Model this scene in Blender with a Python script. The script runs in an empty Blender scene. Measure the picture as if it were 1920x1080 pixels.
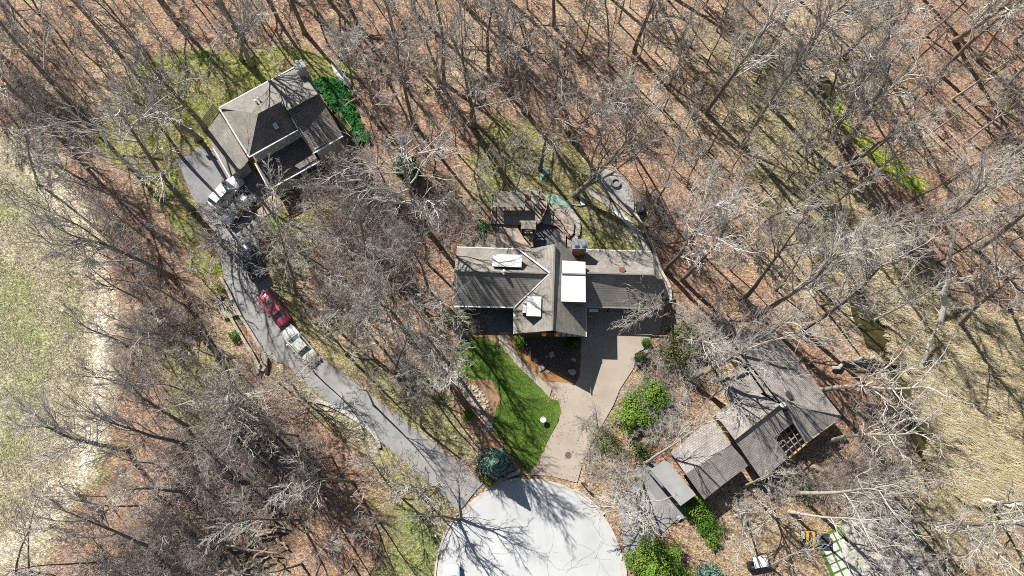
import bpy, bmesh, math, random
import numpy as np
from mathutils import Vector, Matrix, Quaternion, geometry

# ------------------------------------------------------------------ camera, sky, sun, exposure
scene = bpy.context.scene
CAM_H, TILT, FOC = 80.0, math.radians(15.1), 1333.0          # metres, radians from straight down, focal length in photo pixels
cam_data = bpy.data.cameras.new('camera')
cam_data.sensor_width = 36.0
cam_data.lens = 36.0 * FOC / 1920.0
cam_data.clip_start, cam_data.clip_end = 0.5, 2000.0
camera = bpy.data.objects.new('camera', cam_data)
scene.collection.objects.link(camera)
camera.location = (0, 0, CAM_H)
camera.rotation_euler = (TILT, 0, 0)
scene.camera = camera

SUN_EL, SUN_AZ = math.radians(45.0), math.radians(39.0)       # the sun stands up and to the left of the picture
SUNDIR = Vector((-math.sin(SUN_AZ) * math.cos(SUN_EL), math.cos(SUN_AZ) * math.cos(SUN_EL), math.sin(SUN_EL)))
world = bpy.data.worlds.new('World')
scene.world = world
world.use_nodes = True
wn = world.node_tree.nodes
wl = world.node_tree.links
wn.clear()
sky = wn.new('ShaderNodeTexSky')
sky.sky_type = 'NISHITA'
sky.sun_disc = False
sky.sun_elevation = SUN_EL
sky.sun_rotation = -SUN_AZ
bgn = wn.new('ShaderNodeBackground')
bgn.inputs['Strength'].default_value = 0.05
won = wn.new('ShaderNodeOutputWorld')
wl.new(sky.outputs[0], bgn.inputs['Color'])
wl.new(bgn.outputs[0], won.inputs['Surface'])
sun_data = bpy.data.lights.new('sun', 'SUN')
sun_data.energy = 5.0
sun_data.angle = math.radians(0.5)
sun_data.color = (1.0, 0.965, 0.91)
sun = bpy.data.objects.new('sun', sun_data)
scene.collection.objects.link(sun)
sun.rotation_euler = SUNDIR.to_track_quat('Z', 'Y').to_euler()
scene.view_settings.view_transform = 'Standard'
scene.view_settings.look = 'None'
scene.view_settings.gamma = 1.0
scene.view_settings.exposure = 0.36
scene.view_settings.use_curve_mapping = False
scene.cycles.max_bounces = 4
scene.cycles.diffuse_bounces = 1
scene.cycles.glossy_bounces = 2
scene.cycles.transmission_bounces = 2
scene.cycles.transparent_max_bounces = 4
scene.cycles.use_denoising = False
scene.cycles.pixel_filter_type = 'BLACKMAN_HARRIS'
scene.cycles.filter_width = 0.95

# ------------------------------------------------------------------ reading the place off the photograph
CT, ST = math.cos(TILT), math.sin(TILT)

def P(px, py, z=0.0):
    """World point at height z seen at photo pixel (px, py) of the 1920 x 1080 photograph."""
    a, b = (px - 960.0) / FOC, -(py - 540.0) / FOC
    dy, dz = b * CT + ST, b * ST - CT
    k = (z - CAM_H) / dz
    return Vector((a * k, dy * k, z))

def to_px(x, y, z=0.0):
    h = z - CAM_H
    cy, cz = y * CT + h * ST, -y * ST + h * CT
    return 960.0 + FOC * x / -cz, 540.0 - FOC * cy / -cz

def poly_dist(X, Y, poly):
    """Signed distance (positive inside) from points to a polygon, numpy."""
    n = len(poly)
    d = np.full(X.shape, 1e9)
    inside = np.zeros(X.shape, bool)
    for i in range(n):
        x0, y0 = poly[i]
        x1, y1 = poly[(i + 1) % n]
        ex, ey = x1 - x0, y1 - y0
        L = ex * ex + ey * ey + 1e-9
        t = np.clip(((X - x0) * ex + (Y - y0) * ey) / L, 0, 1)
        d = np.minimum(d, np.hypot(X - x0 - t * ex, Y - y0 - t * ey))
        c = ((y0 > Y) != (y1 > Y)) & (X < (x1 - x0) * (Y - y0) / (y1 - y0 + 1e-12) + x0)
        inside ^= c
    return np.where(inside, d, -d)

_rng = np.random.default_rng(11)
_lat = _rng.random((64, 64))

def vnoise(x, y):
    x, y = np.asarray(x, float), np.asarray(y, float)
    xi, yi = np.floor(x).astype(int), np.floor(y).astype(int)
    fx, fy = x - xi, y - yi
    fx, fy = fx * fx * (3 - 2 * fx), fy * fy * (3 - 2 * fy)
    a, b = _lat[xi % 64, yi % 64], _lat[(xi + 1) % 64, yi % 64]
    c, d = _lat[xi % 64, (yi + 1) % 64], _lat[(xi + 1) % 64, (yi + 1) % 64]
    return (a * (1 - fx) + b * fx) * (1 - fy) + (c * (1 - fx) + d * fx) * fy

def fnoise(x, y, o=4):
    s, a, t = 0, 1.0, 0
    for i in range(o):
        s = s + a * vnoise(x * 2 ** i + 17 * i, y * 2 ** i + 5 * i)
        t += a
        a *= 0.55
    return s / t

def smooth_line(pts, n=6, closed=False):
    """Catmull-Rom through pts."""
    pts = [Vector(p) for p in pts]
    N = len(pts)
    out = []
    for i in range(N if closed else N - 1):
        if closed:
            p0, p1, p2, p3 = pts[(i - 1) % N], pts[i], pts[(i + 1) % N], pts[(i + 2) % N]
        else:
            p0, p1, p2, p3 = pts[max(i - 1, 0)], pts[i], pts[i + 1], pts[min(i + 2, N - 1)]
        for k in range(n):
            t = k / n
            out.append(0.5 * ((2 * p1) + (p2 - p0) * t + (2 * p0 - 5 * p1 + 4 * p2 - p3) * t * t + (3 * p1 - p0 - 3 * p2 + p3) * t ** 3))
    if not closed:
        out.append(pts[-1])
    return out

# ------------------------------------------------------------------ materials
MATS = {}

def mat(name, col, col2=None, scale=3.0, rough=0.85, bump=0.0, bscale=None, metal=0.0, spec=0.3, vary=0.0, detail=6.0, contrast=1.0, emit=None, coords='Object'):
    """Base colour broken up by noise between col and col2; bump; optional per-object variation."""
    if name in MATS:
        return MATS[name]
    m = bpy.data.materials.new(name)
    m.use_nodes = True
    nt = m.node_tree
    b = nt.nodes['Principled BSDF']
    b.inputs['Roughness'].default_value = rough
    b.inputs['Metallic'].default_value = metal
    b.inputs['Specular IOR Level'].default_value = spec
    tc = nt.nodes.new('ShaderNodeTexCoord')
    col2 = col2 or tuple(c * 0.7 for c in col)
    nz = nt.nodes.new('ShaderNodeTexNoise')
    nz.inputs['Scale'].default_value = scale
    nz.inputs['Detail'].default_value = detail
    nz.inputs['Roughness'].default_value = 0.65
    nt.links.new(tc.outputs[coords], nz.inputs['Vector'])
    mr = nt.nodes.new('ShaderNodeMapRange')
    h = 0.22 / contrast
    mr.inputs['From Min'].default_value = 0.5 - h
    mr.inputs['From Max'].default_value = 0.5 + h
    nt.links.new(nz.outputs['Fac'], mr.inputs['Value'])
    mx = nt.nodes.new('ShaderNodeMix')
    mx.data_type = 'RGBA'
    mx.inputs[6].default_value = (*col, 1)
    mx.inputs[7].default_value = (*col2, 1)
    nt.links.new(mr.outputs[0], mx.inputs[0])
    out = mx.outputs[2]
    if vary:
        oi = nt.nodes.new('ShaderNodeObjectInfo')
        vr = nt.nodes.new('ShaderNodeMapRange')
        vr.inputs['To Min'].default_value = 1 - vary
        vr.inputs['To Max'].default_value = 1 + vary
        nt.links.new(oi.outputs['Random'], vr.inputs['Value'])
        vm = nt.nodes.new('ShaderNodeVectorMath')
        vm.operation = 'SCALE'
        nt.links.new(out, vm.inputs[0])
        nt.links.new(vr.outputs[0], vm.inputs['Scale'])
        out = vm.outputs[0]
    nt.links.new(out, b.inputs['Base Color'])
    if bump:
        bz = nt.nodes.new('ShaderNodeTexNoise')
        bz.inputs['Scale'].default_value = bscale or scale * 4
        bz.inputs['Detail'].default_value = 5
        nt.links.new(tc.outputs[coords], bz.inputs['Vector'])
        bp = nt.nodes.new('ShaderNodeBump')
        bp.inputs['Strength'].default_value = min(bump, 1)
        bp.inputs['Distance'].default_value = 0.05
        nt.links.new(bz.outputs['Fac'], bp.inputs['Height'])
        nt.links.new(bp.outputs[0], b.inputs['Normal'])
    if emit:
        b.inputs['Emission Color'].default_value = (*emit[0], 1)
        b.inputs['Emission Strength'].default_value = emit[1]
    MATS[name] = m
    return m

def brick_mat(name, c1, c2, mortar, bw, bh, mw=0.012, bump=0.6, rough=0.9, patch=None, offset=0.5, pscale=0.5):
    """Courses of small units (shingles, bricks) laid in UV metres, over slow staining."""
    m = bpy.data.materials.new(name)
    m.use_nodes = True
    nt = m.node_tree
    b = nt.nodes['Principled BSDF']
    b.inputs['Roughness'].default_value = rough
    b.inputs['Specular IOR Level'].default_value = 0.2
    uv = nt.nodes.new('ShaderNodeUVMap')
    br = nt.nodes.new('ShaderNodeTexBrick')
    br.offset = offset
    br.inputs['Color1'].default_value = (*c1, 1)
    br.inputs['Color2'].default_value = (*c2, 1)
    br.inputs['Mortar'].default_value = (*mortar, 1)
    br.inputs['Scale'].default_value = 1
    br.inputs['Mortar Size'].default_value = mw
    br.inputs['Mortar Smooth'].default_value = 0.3
    br.inputs['Brick Width'].default_value = bw
    br.inputs['Row Height'].default_value = bh
    nt.links.new(uv.outputs[0], br.inputs['Vector'])
    tc = nt.nodes.new('ShaderNodeTexCoord')
    nz = nt.nodes.new('ShaderNodeTexNoise')
    nz.inputs['Scale'].default_value = pscale
    nz.inputs['Detail'].default_value = 8
    nz.inputs['Roughness'].default_value = 0.7
    nt.links.new(tc.outputs['Object'], nz.inputs['Vector'])
    mr = nt.nodes.new('ShaderNodeMapRange')
    mr.inputs['From Min'].default_value = 0.3
    mr.inputs['From Max'].default_value = 0.7
    mr.inputs['To Min'].default_value = 0.72
    mr.inputs['To Max'].default_value = 1.25
    nt.links.new(nz.outputs['Fac'], mr.inputs['Value'])
    vm = nt.nodes.new('ShaderNodeVectorMath')
    vm.operation = 'SCALE'
    nt.links.new(br.outputs['Color'], vm.inputs[0])
    nt.links.new(mr.outputs[0], vm.inputs['Scale'])
    nt.links.new(vm.outputs[0], b.inputs['Base Color'])
    # each course lies like a wedge, thick at its lower edge
    sx = nt.nodes.new('ShaderNodeSeparateXYZ')
    nt.links.new(uv.outputs[0], sx.inputs[0])
    dv = nt.nodes.new('ShaderNodeMath')
    dv.operation = 'DIVIDE'
    dv.inputs[1].default_value = bh
    nt.links.new(sx.outputs[1], dv.inputs[0])
    fr = nt.nodes.new('ShaderNodeMath')
    fr.operation = 'FRACT'
    nt.links.new(dv.outputs[0], fr.inputs[0])
    ad = nt.nodes.new('ShaderNodeMath')
    ad.operation = 'MULTIPLY_ADD'
    ad.inputs[1].default_value = -0.8
    nt.links.new(fr.outputs[0], ad.inputs[0])
    nt.links.new(nz.outputs['Fac'], ad.inputs[2])
    bp = nt.nodes.new('ShaderNodeBump')
    bp.inputs['Strength'].default_value = bump
    bp.inputs['Distance'].default_value = 0.05
    nt.links.new(ad.outputs[0], bp.inputs['Height'])
    nt.links.new(bp.outputs[0], b.inputs['Normal'])
    MATS[name] = m
    return m

# ------------------------------------------------------------------ objects
COL = scene.collection

def tag(o, label=None, cat=None, group=None, kind=None):
    if label: o['label'] = label
    if cat: o['category'] = cat
    if group: o['group'] = group
    if kind: o['kind'] = kind
    return o

def empty(name, loc, label=None, cat=None, group=None, rz=0.0):
    o = bpy.data.objects.new(name, None)
    COL.objects.link(o)
    o.location = loc
    o.rotation_euler = (0, 0, rz)
    o.empty_display_size = 0.3
    return tag(o, label, cat, group)

def mesh_obj(name, verts, faces, material, parent=None, world=True, smooth=False, uv=None):
    """One mesh object. With world=True the vertices are world coordinates and the parent is an unrotated Empty."""
    me = bpy.data.meshes.new(name)
    off = Vector((0, 0, 0))
    if parent is not None and world:
        off = parent.location.copy()
        if parent.parent is not None:
            off = off + parent.parent.location
    me.from_pydata([tuple(Vector(v) - off) for v in verts], [], faces)
    if material is not None:
        me.materials.append(material)
    if uv is not None:
        l = me.uv_layers.new(name='UVMap')
        k = 0
        for p in me.polygons:
            for li in p.loop_indices:
                l.data[li].uv = uv(Vector(me.vertices[me.loops[li].vertex_index].co) + off, p.normal)
    if smooth:
        me.polygons.foreach_set('use_smooth', [True] * len(me.polygons))
    me.update()
    o = bpy.data.objects.new(name, me)
    COL.objects.link(o)
    if parent is not None:
        o.parent = parent
    return o

class MB:
    """Collects boxes, prisms and tubes into one mesh."""
    def __init__(self):
        self.v, self.f = [], []
    def add(self, v, f):
        b = len(self.v)
        self.v += [Vector(p) for p in v]
        self.f += [tuple(i + b for i in q) for q in f]
        return self
    def box(self, c, s, rz=0.0, top=1.0):
        c = Vector(c)
        R = Matrix.Rotation(rz, 3, 'Z')
        vs = []
        for z, k in ((-0.5, 1.0), (0.5, top)):
            for x, y in ((-.5, -.5), (.5, -.5), (.5, .5), (-.5, .5)):
                vs.append(c + R @ Vector((x * s[0] * k, y * s[1] * k, z * s[2])))
        return self.add(vs, [(3, 2, 1, 0), (4, 5, 6, 7), (0, 1, 5, 4), (1, 2, 6, 5), (2, 3, 7, 6), (3, 0, 4, 7)])
    def bar(self, a, b, w, h, up=(0, 0, 1)):
        """A rectangular bar from a to b (centre line)."""
        a, b = Vector(a), Vector(b)
        d = (b - a).normalized()
        s = d.cross(Vector(up))
        s = s.normalized() if s.length > 1e-5 else Vector((1, 0, 0))
        u = s.cross(d).normalized()
        vs = [p + s * (x * w / 2) + u * (y * h / 2) for p in (a, b) for x, y in ((-1, -1), (1, -1), (1, 1), (-1, 1))]
        return self.add(vs, [(3, 2, 1, 0), (4, 5, 6, 7), (0, 1, 5, 4), (1, 2, 6, 5), (2, 3, 7, 6), (3, 0, 4, 7)])
    def cyl(self, a, b, r0, r1=None, n=12, cap=True):
        a, b = Vector(a), Vector(b)
        r1 = r0 if r1 is None else r1
        d = (b - a).normalized()
        s = d.orthogonal().normalized()
        u = d.cross(s)
        vs = [p + (s * math.cos(2 * math.pi * i / n) + u * math.sin(2 * math.pi * i / n)) * r for p, r in ((a, r0), (b, r1)) for i in range(n)]
        fs = [(i, (i + 1) % n, n + (i + 1) % n, n + i) for i in range(n)]
        if cap:
            fs += [tuple(range(n))[::-1], tuple(range(n, 2 * n))]
        return self.add(vs, fs)
    def prism(self, poly, z0, z1):
        """poly: list of (x, y[, z]) ; extrude from z0 to z1 (or from its own z down by z0 when z1 is None)."""
        n = len(poly)
        pts = [Vector((p[0], p[1], 0)) for p in poly]
        tri = geometry.tessellate_polygon([pts])
        area = sum(pts[i].x * pts[(i + 1) % n].y - pts[(i + 1) % n].x * pts[i].y for i in range(n))
        if z1 is None:
            top = [Vector(p) for p in poly]
            bot = [Vector((p[0], p[1], p[2] - z0)) for p in poly]
        else:
            top = [Vector((p[0], p[1], z1)) for p in poly]
            bot = [Vector((p[0], p[1], z0)) for p in poly]
        fs = []
        for t in tri:
            a, b, c = t
            if (pts[b] - pts[a]).cross(pts[c] - pts[a]).z < 0:
                a, c = c, a
            fs.append((a, b, c))
            fs.append((c + n, b + n, a + n))
        for i in range(n):
            j = (i + 1) % n
            fs.append((i, i + n, j + n, j) if area > 0 else (j, j + n, i + n, i))
        return self.add(top + bot, fs)
    def tube(self, pts, r, n=8, closed=False):
        pts = [Vector(p) for p in pts]
        N = len(pts)
        rr = r if isinstance(r, (list, tuple)) else [r] * N
        vs = []
        s = None
        for i in range(N):
            d = (pts[(i + 1) % N] - pts[i - 1]) if closed else (pts[min(i + 1, N - 1)] - pts[max(i - 1, 0)])
            d.normalize()
            if s is None:
                s = d.orthogonal().normalized()
            s = (s - d * s.dot(d)).normalized()
            u = d.cross(s)
            vs += [pts[i] + (s * math.cos(2 * math.pi * k / n) + u * math.sin(2 * math.pi * k / n)) * rr[i] for k in range(n)]
        fs = []
        for i in range(N if closed else N - 1):
            j = (i + 1) % N
            fs += [(i * n + k, i * n + (k + 1) % n, j * n + (k + 1) % n, j * n + k) for k in range(n)]
        if not closed:
            fs += [tuple(range(n))[::-1], tuple((N - 1) * n + k for k in range(n))]
        return self.add(vs, fs)
    def obj(self, name, material, parent=None, world=True, smooth=False, uv=None):
        return mesh_obj(name, self.v, self.f, material, parent, world, smooth, uv)

def copy_tree(o, parent=None):
    c = o.copy()
    COL.objects.link(c)
    c.parent = parent
    for ch in list(o.children):
        copy_tree(ch, c)
    return c

def np_mesh(name, V, F, material, uvs=None, smooth=False, parent=None):
    """Mesh straight from numpy arrays; F is (M,3) or (M,4)."""
    me = bpy.data.meshes.new(name)
    V = np.asarray(V, np.float32)
    F = np.asarray(F, np.int32)
    k = F.shape[1]
    me.vertices.add(len(V))
    me.vertices.foreach_set('co', V.ravel())
    me.loops.add(F.size)
    me.loops.foreach_set('vertex_index', F.ravel())
    me.polygons.add(len(F))
    me.polygons.foreach_set('loop_start', np.arange(0, F.size, k, dtype=np.int32))
    if smooth:
        me.polygons.foreach_set('use_smooth', np.ones(len(F), bool))
    me.update(calc_edges=True)
    if material is not None:
        me.materials.append(material)
    return me

def link_mesh(name, me, parent=None, loc=None):
    o = bpy.data.objects.new(name, me)
    COL.objects.link(o)
    if parent is not None: o.parent = parent
    if loc is not None: o.location = loc
    return o

def unit(a):
    return a / np.maximum(np.linalg.norm(a, axis=-1, keepdims=True), 1e-9)
# ------------------------------------------------------------------ the ground sheet
xs = np.concatenate([np.linspace(-400, -84, 14), np.arange(-80, 80.01, 0.28), np.linspace(84, 400, 14)])
ys = np.concatenate([np.linspace(-300, -24, 12), np.arange(-20, 74.01, 0.28), np.linspace(78, 500, 16)])
GX, GY = np.meshgrid(xs, ys)
PX, PY = to_px(np.clip(GX, -84, 84), np.clip(GY, -24, 78))
n1 = fnoise(GX * 0.12 + 3, GY * 0.12 + 9)
n2 = fnoise(GX * 0.45 + 31, GY * 0.45 + 7)
n3 = fnoise(GX * 1.3 + 50, GY * 1.3 + 2, 3)
warp = (n2 - 0.5) * 46 + (n3 - 0.5) * 26

def soft(poly, width=14, w=1.0, jag=1.0):
    return np.clip((poly_dist(PX, PY, poly) + warp * jag) / width + 0.5, 0, 1) * w

def mixc(base, col, m):
    return base + (np.array(col)[None, None, :] - base) * m[..., None]

tan_l, pink_l, red_l = (0.46, 0.335, 0.205), (0.40, 0.25, 0.155), (0.25, 0.13, 0.07)
C = np.zeros(GX.shape + (3,)) + np.array(pink_l)
C = mixc(C, tan_l, np.clip((n1 - 0.45) * 5, 0, 1))
C = mixc(C, red_l, np.clip((n2 - 0.52) * 5, 0, 1) * 0.6)
# redder leaf drifts round the middle house and under the trees beside the marsh
for pol, w in (([(640, 180), (760, 330), (830, 420), (840, 470), (740, 400), (650, 300), (600, 200)], 0.55),
               ([(1130, 330), (1200, 340), (1340, 520), (1480, 640), (1560, 760), (1480, 700), (1380, 600), (1260, 560), (1215, 430)], 0.65),
               ([(1500, 640), (1640, 720), (1700, 900), (1600, 860), (1530, 740)], 0.5),
               ([(560, 760), (700, 850), (740, 1000), (690, 1080), (540, 1080), (430, 900), (440, 800)], 0.45),
               ([(1750, 0), (1920, 60), (1920, 420), (1840, 330), (1700, 120)], 0.55),
               ([(1040, 200), (1110, 280), (1130, 330), (1060, 300), (1000, 240)], 0.6)):
    C = mixc(C, (0.33, 0.18, 0.11), soft(pol, 60, w))
# olive and straw openings in the wood to the upper right
C = mixc(C, (0.30, 0.27, 0.135), soft([(1330, 60), (1480, 40), (1560, 160), (1600, 330), (1650, 470), (1560, 560), (1440, 430), (1370, 260)], 90, 0.75))
C = mixc(C, (0.46, 0.35, 0.22), soft([(1440, 0), (1640, 0), (1660, 120), (1600, 200), (1520, 160), (1460, 80)], 50, 0.8))
# the marsh of dead reeds
C = mixc(C, (0.56, 0.46, 0.27), soft([(1600, 500), (1700, 470), (1800, 600), (1920, 600), (1920, 960), (1800, 950), (1730, 850), (1660, 700), (1590, 560)], 70, 0.95))
C = mixc(C, (0.34, 0.30, 0.15), soft([(1700, 860), (1920, 930), (1920, 1080), (1700, 1080)], 80, 0.7))
# garden soil and stones of the lower right
C = mixc(C, (0.40, 0.285, 0.16), soft([(1330, 930), (1500, 930), (1590, 960), (1600, 1080), (1300, 1080), (1280, 1000)], 30, 0.85))
C = mixc(C, (0.40, 0.37, 0.31), soft([(1590, 950), (1700, 960), (1760, 1080), (1560, 1080)], 40, 0.8))
# front verges, thin grass
vg = (0.32, 0.30, 0.115)
for pol, w in (([(500, 520), (560, 560), (640, 650), (730, 690), (830, 700), (900, 870), (870, 880), (760, 790), (640, 700), (560, 620)], 0.85),
               ([(500, 675), (560, 700), (640, 760), (720, 820), (800, 870), (870, 930), (840, 1000), (820, 1080), (720, 1080), (730, 960), (690, 860), (590, 770), (510, 710)], 0.8),
               ([(300, 640), (420, 640), (470, 720), (460, 800), (380, 850), (310, 760)], 0.8),
               ([(480, 400), (610, 380), (620, 420), (580, 500), (550, 540), (500, 500)], 0.9),
               ([(880, 300), (930, 215), (1010, 230), (1080, 280), (1130, 340), (1215, 400), (1215, 475), (1060, 475), (1010, 360), (880, 370)], 0.9),
               ([(1095, 770), (1200, 690), (1260, 760), (1200, 860), (1110, 870)], 0.4)):
    C = mixc(C, vg, soft(pol, 26, w))
C = mixc(C, (0.46, 0.42, 0.27), soft([(550, 430), (610, 440), (560, 530), (520, 500)], 30, 0.6))
gr = np.clip((n2 - 0.42) * 5, 0, 1)
# greener lawn of the upper left house, moss strip, back yard
for pol, col, w in (([(175, 260), (240, 130), (340, 95), (480, 90), (600, 100), (665, 120), (660, 190), (560, 190), (420, 260), (340, 300), (420, 520), (440, 600), (385, 560), (330, 430), (250, 330)], (0.235, 0.285, 0.045), 0.92),
                    ([(1548, 170), (1570, 180), (1600, 235), (1660, 280), (1740, 340), (1730, 365), (1690, 345), (1610, 275), (1570, 230)], (0.31, 0.37, 0.03), 1.35),
                    ([(1075, 420), (1110, 390), (1190, 430), (1205, 470), (1090, 472)], (0.27, 0.32, 0.07), 0.6),
                    ([(900, 320), (935, 310), (950, 370), (905, 380)], (0.22, 0.30, 0.03), 0.7),
                    ([(700, 930), (780, 960), (820, 1010), (810, 1080), (700, 1080)], (0.12, 0.22, 0.04), 0.55),
                    ([(500, 390), (550, 390), (540, 430), (510, 430)], (0.22, 0.32, 0.05), 0.8),
                    ([(930, 225), (980, 240), (1000, 330), (940, 330)], (0.27, 0.31, 0.08), 0.5)):
    C = mixc(C, col, np.clip(soft(pol, 18, w, 0.15 if w > 1.3 else 0.6) * (0.55 + 0.45 * gr), 0, 1))
C = mixc(C, (0.50, 0.44, 0.28), soft([(1105, 395), (1170, 430), (1195, 460), (1150, 440), (1110, 420)], 14, 0.8, 0.4))
# the mown field with its pale track
C = mixc(C, (0.46, 0.40, 0.26), soft([(-60, 240), (30, 250), (80, 300), (140, 380), (180, 470), (215, 600), (225, 720), (190, 850), (130, 960), (60, 1100), (-60, 1100)], 36, 0.97, 0.8))
row = 0.5 + 0.5 * np.sin(PX * 0.55 + n2 * 9 + PY * 0.03)
for pol, w in (([(-40, 300), (50, 320), (75, 400), (20, 430), (-40, 420)], 0.8), ([(-40, 470), (60, 520), (100, 640), (60, 760), (10, 880), (-40, 900)], 0.75),
               ([(105, 490), (165, 540), (165, 625), (120, 650), (90, 560)], 0.7), ([(180, 860), (230, 840), (200, 900), (120, 970), (80, 1000)], 0.6)):
    C = mixc(C, (0.23, 0.29, 0.07), soft(pol, 40, w * 0.85) * (0.25 + 0.75 * row * gr + 0.2 * gr))
def track_dist(line):
    return np.min([np.maximum(np.hypot(PX - x, PY - y), 0) for x, y in smooth_line2(line)], axis=0)
def smooth_line2(l):
    return [(p.x, p.y) for p in smooth_line([(a, b, 0) for a, b in l], 10)]
tr = track_dist([(40, 265), (95, 330), (140, 410), (175, 500), (190, 590), (185, 680), (175, 760), (160, 830), (130, 900), (80, 960), (30, 1010), (-20, 1040)])
C = mixc(C, (0.64, 0.55, 0.38), np.clip((36 - tr + warp * 0.7) / 16, 0, 1) * 0.85)
tr2 = track_dist([(182, 600), (190, 660), (170, 800), (150, 870)])
C = mixc(C, (0.78, 0.70, 0.54), np.clip((12 - tr2 + warp * 0.6) / 8, 0, 1) * 0.7)
# bare pale ground beside walks
C = mixc(C, (0.46, 0.40, 0.29), soft([(520, 680), (590, 740), (680, 800), (720, 850), (700, 860), (590, 765), (510, 695)], 8, 0.6, 0.2))
C = mixc(C, (0.17, 0.115, 0.08), soft([(430, 960), (520, 930), (560, 990), (540, 1060), (440, 1080), (400, 1030)], 30, 0.8))  # shade over the log heap's pit, painted into the ground colour
# soft patchiness over everything
C *= (0.80 + 0.40 * n2)[..., None] * (0.88 + 0.24 * n3)[..., None]
LIT = np.clip(1.0 - soft([(-60, 240), (30, 250), (140, 380), (215, 600), (190, 850), (60, 1100), (-60, 1100)], 40, 0.6), 0, 1)
gz = (n2 - 0.5) * 0.10 + (n3 - 0.5) * 0.05 - 0.09        # gently uneven, always just below the paved sheets
ny, nx = GX.shape
V = np.stack([GX, GY, gz], -1).reshape(-1, 3)
idx = np.arange(nx * ny).reshape(ny, nx)
F = np.stack([idx[:-1, :-1], idx[:-1, 1:], idx[1:, 1:], idx[1:, :-1]], -1).reshape(-1, 4)
gme = np_mesh('ground', V, F, None, smooth=True)
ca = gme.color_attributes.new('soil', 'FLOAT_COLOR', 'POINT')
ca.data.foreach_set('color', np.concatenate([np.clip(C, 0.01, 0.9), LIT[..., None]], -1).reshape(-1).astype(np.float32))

def ground_mat():
    m = bpy.data.materials.new('soil_and_leaves')
    m.use_nodes = True
    nt = m.node_tree
    L = nt.links.new
    b = nt.nodes['Principled BSDF']
    b.inputs['Roughness'].default_value = 0.95
    b.inputs['Specular IOR Level'].default_value = 0.15
    at = nt.nodes.new('ShaderNodeVertexColor')
    at.layer_name = 'soil'
    tc = nt.nodes.new('ShaderNodeTexCoord')
    def noise(scale, det, rough=0.65):
        n = nt.nodes.new('ShaderNodeTexNoise')
        n.inputs['Scale'].default_value = scale
        n.inputs['Detail'].default_value = det
        n.inputs['Roughness'].default_value = rough
        L(tc.outputs['Object'], n.inputs['Vector'])
        return n
    def mapr(src, a, c, d, e):
        r = nt.nodes.new('ShaderNodeMapRange')
        for k, v in zip(('From Min', 'From Max', 'To Min', 'To Max'), (a, c, d, e)):
            r.inputs[k].default_value = v
        L(src, r.inputs['Value'])
        return r.outputs[0]
    big = noise(2.2, 6)
    fine = noise(7.0, 4, 0.8)
    vor = nt.nodes.new('ShaderNodeTexVoronoi')          # single fallen leaves
    vor.inputs['Scale'].default_value = 6.5
    L(tc.outputs['Object'], vor.inputs['Vector'])
    sep = nt.nodes.new('ShaderNodeSeparateColor')
    L(vor.outputs['Color'], sep.inputs[0])
    leafv = mapr(sep.outputs[0], 0, 1, 0.5, 1.5)
    f1 = mapr(big.outputs['Fac'], 0.3, 0.7, 0.72, 1.28)
    f2 = mapr(fine.outputs['Fac'], 0.3, 0.7, 0.6, 1.4)
    def mul(a, c):
        n = nt.nodes.new('ShaderNodeMath')
        n.operation = 'MULTIPLY'
        L(a, n.inputs[0]); L(c, n.inputs[1])
        return n.outputs[0]
    f = mul(mul(leafv, f1), f2)
    vm = nt.nodes.new('ShaderNodeVectorMath')
    vm.operation = 'SCALE'
    L(at.outputs['Color'], vm.inputs[0])
    L(f, vm.inputs['Scale'])
    hs = nt.nodes.new('ShaderNodeHueSaturation')
    L(mapr(sep.outputs[1], 0, 1, 0.482, 0.512), hs.inputs['Hue'])
    L(mapr(sep.outputs[2], 0, 1, 0.62, 1.16), hs.inputs['Saturation'])
    L(vm.outputs[0], hs.inputs['Color'])
    L(hs.outputs[0], b.inputs['Base Color'])
    bp = nt.nodes.new('ShaderNodeBump')
    bp.inputs['Strength'].default_value = 0.9
    bp.inputs['Distance'].default_value = 0.09
    ad = nt.nodes.new('ShaderNodeMath')
    ad.operation = 'ADD'
    L(fine.outputs['Fac'], ad.inputs[0]); L(vor.outputs['Distance'], ad.inputs[1])
    L(ad.outputs[0], bp.inputs['Height'])
    L(bp.outputs[0], b.inputs['Normal'])
    return m
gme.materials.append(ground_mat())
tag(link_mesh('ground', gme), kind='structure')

# ------------------------------------------------------------------ paved sheets, lawns, beds
M_ASPH = mat('old_asphalt', (0.25, 0.245, 0.24), (0.41, 0.40, 0.385), 0.45, 0.9, 0.35, 18, contrast=1.1, detail=12)
M_ASPH2 = mat('grey_asphalt', (0.23, 0.23, 0.235), (0.32, 0.315, 0.31), 0.8, 0.9, 0.35, 18)
M_CONC = mat('tan_concrete', (0.50, 0.425, 0.345), (0.36, 0.305, 0.25), 0.35, 0.9, 0.2, 12, detail=12)
M_ROUND = mat('pale_road_concrete', (0.68, 0.685, 0.68), (0.44, 0.445, 0.445), 0.16, 0.9, 0.15, 14, detail=12, contrast=.9)
M_CURB = mat('kerb_concrete', (0.62, 0.60, 0.55), (0.50, 0.47, 0.42), 1.2, 0.9, 0.2, 10)
M_LAWN = mat('mown_grass', (0.04, 0.135, 0.016), (0.15, 0.235, 0.035), 0.30, 0.95, 0.8, 14, contrast=0.8, detail=12)
M_STRAW = mat('pine_straw', (0.42, 0.235, 0.085), (0.32, 0.17, 0.07), 5, 0.95, 0.7, 16)
M_BED = mat('leafy_bed', (0.40, 0.25, 0.14), (0.27, 0.17, 0.10), 1.2, 0.95, 0.7, 16, contrast=1.3)
M_MULCH = mat('dark_mulch', (0.085, 0.07, 0.062), (0.14, 0.115, 0.10), 6, 0.95, 0.8, 18)

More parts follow.
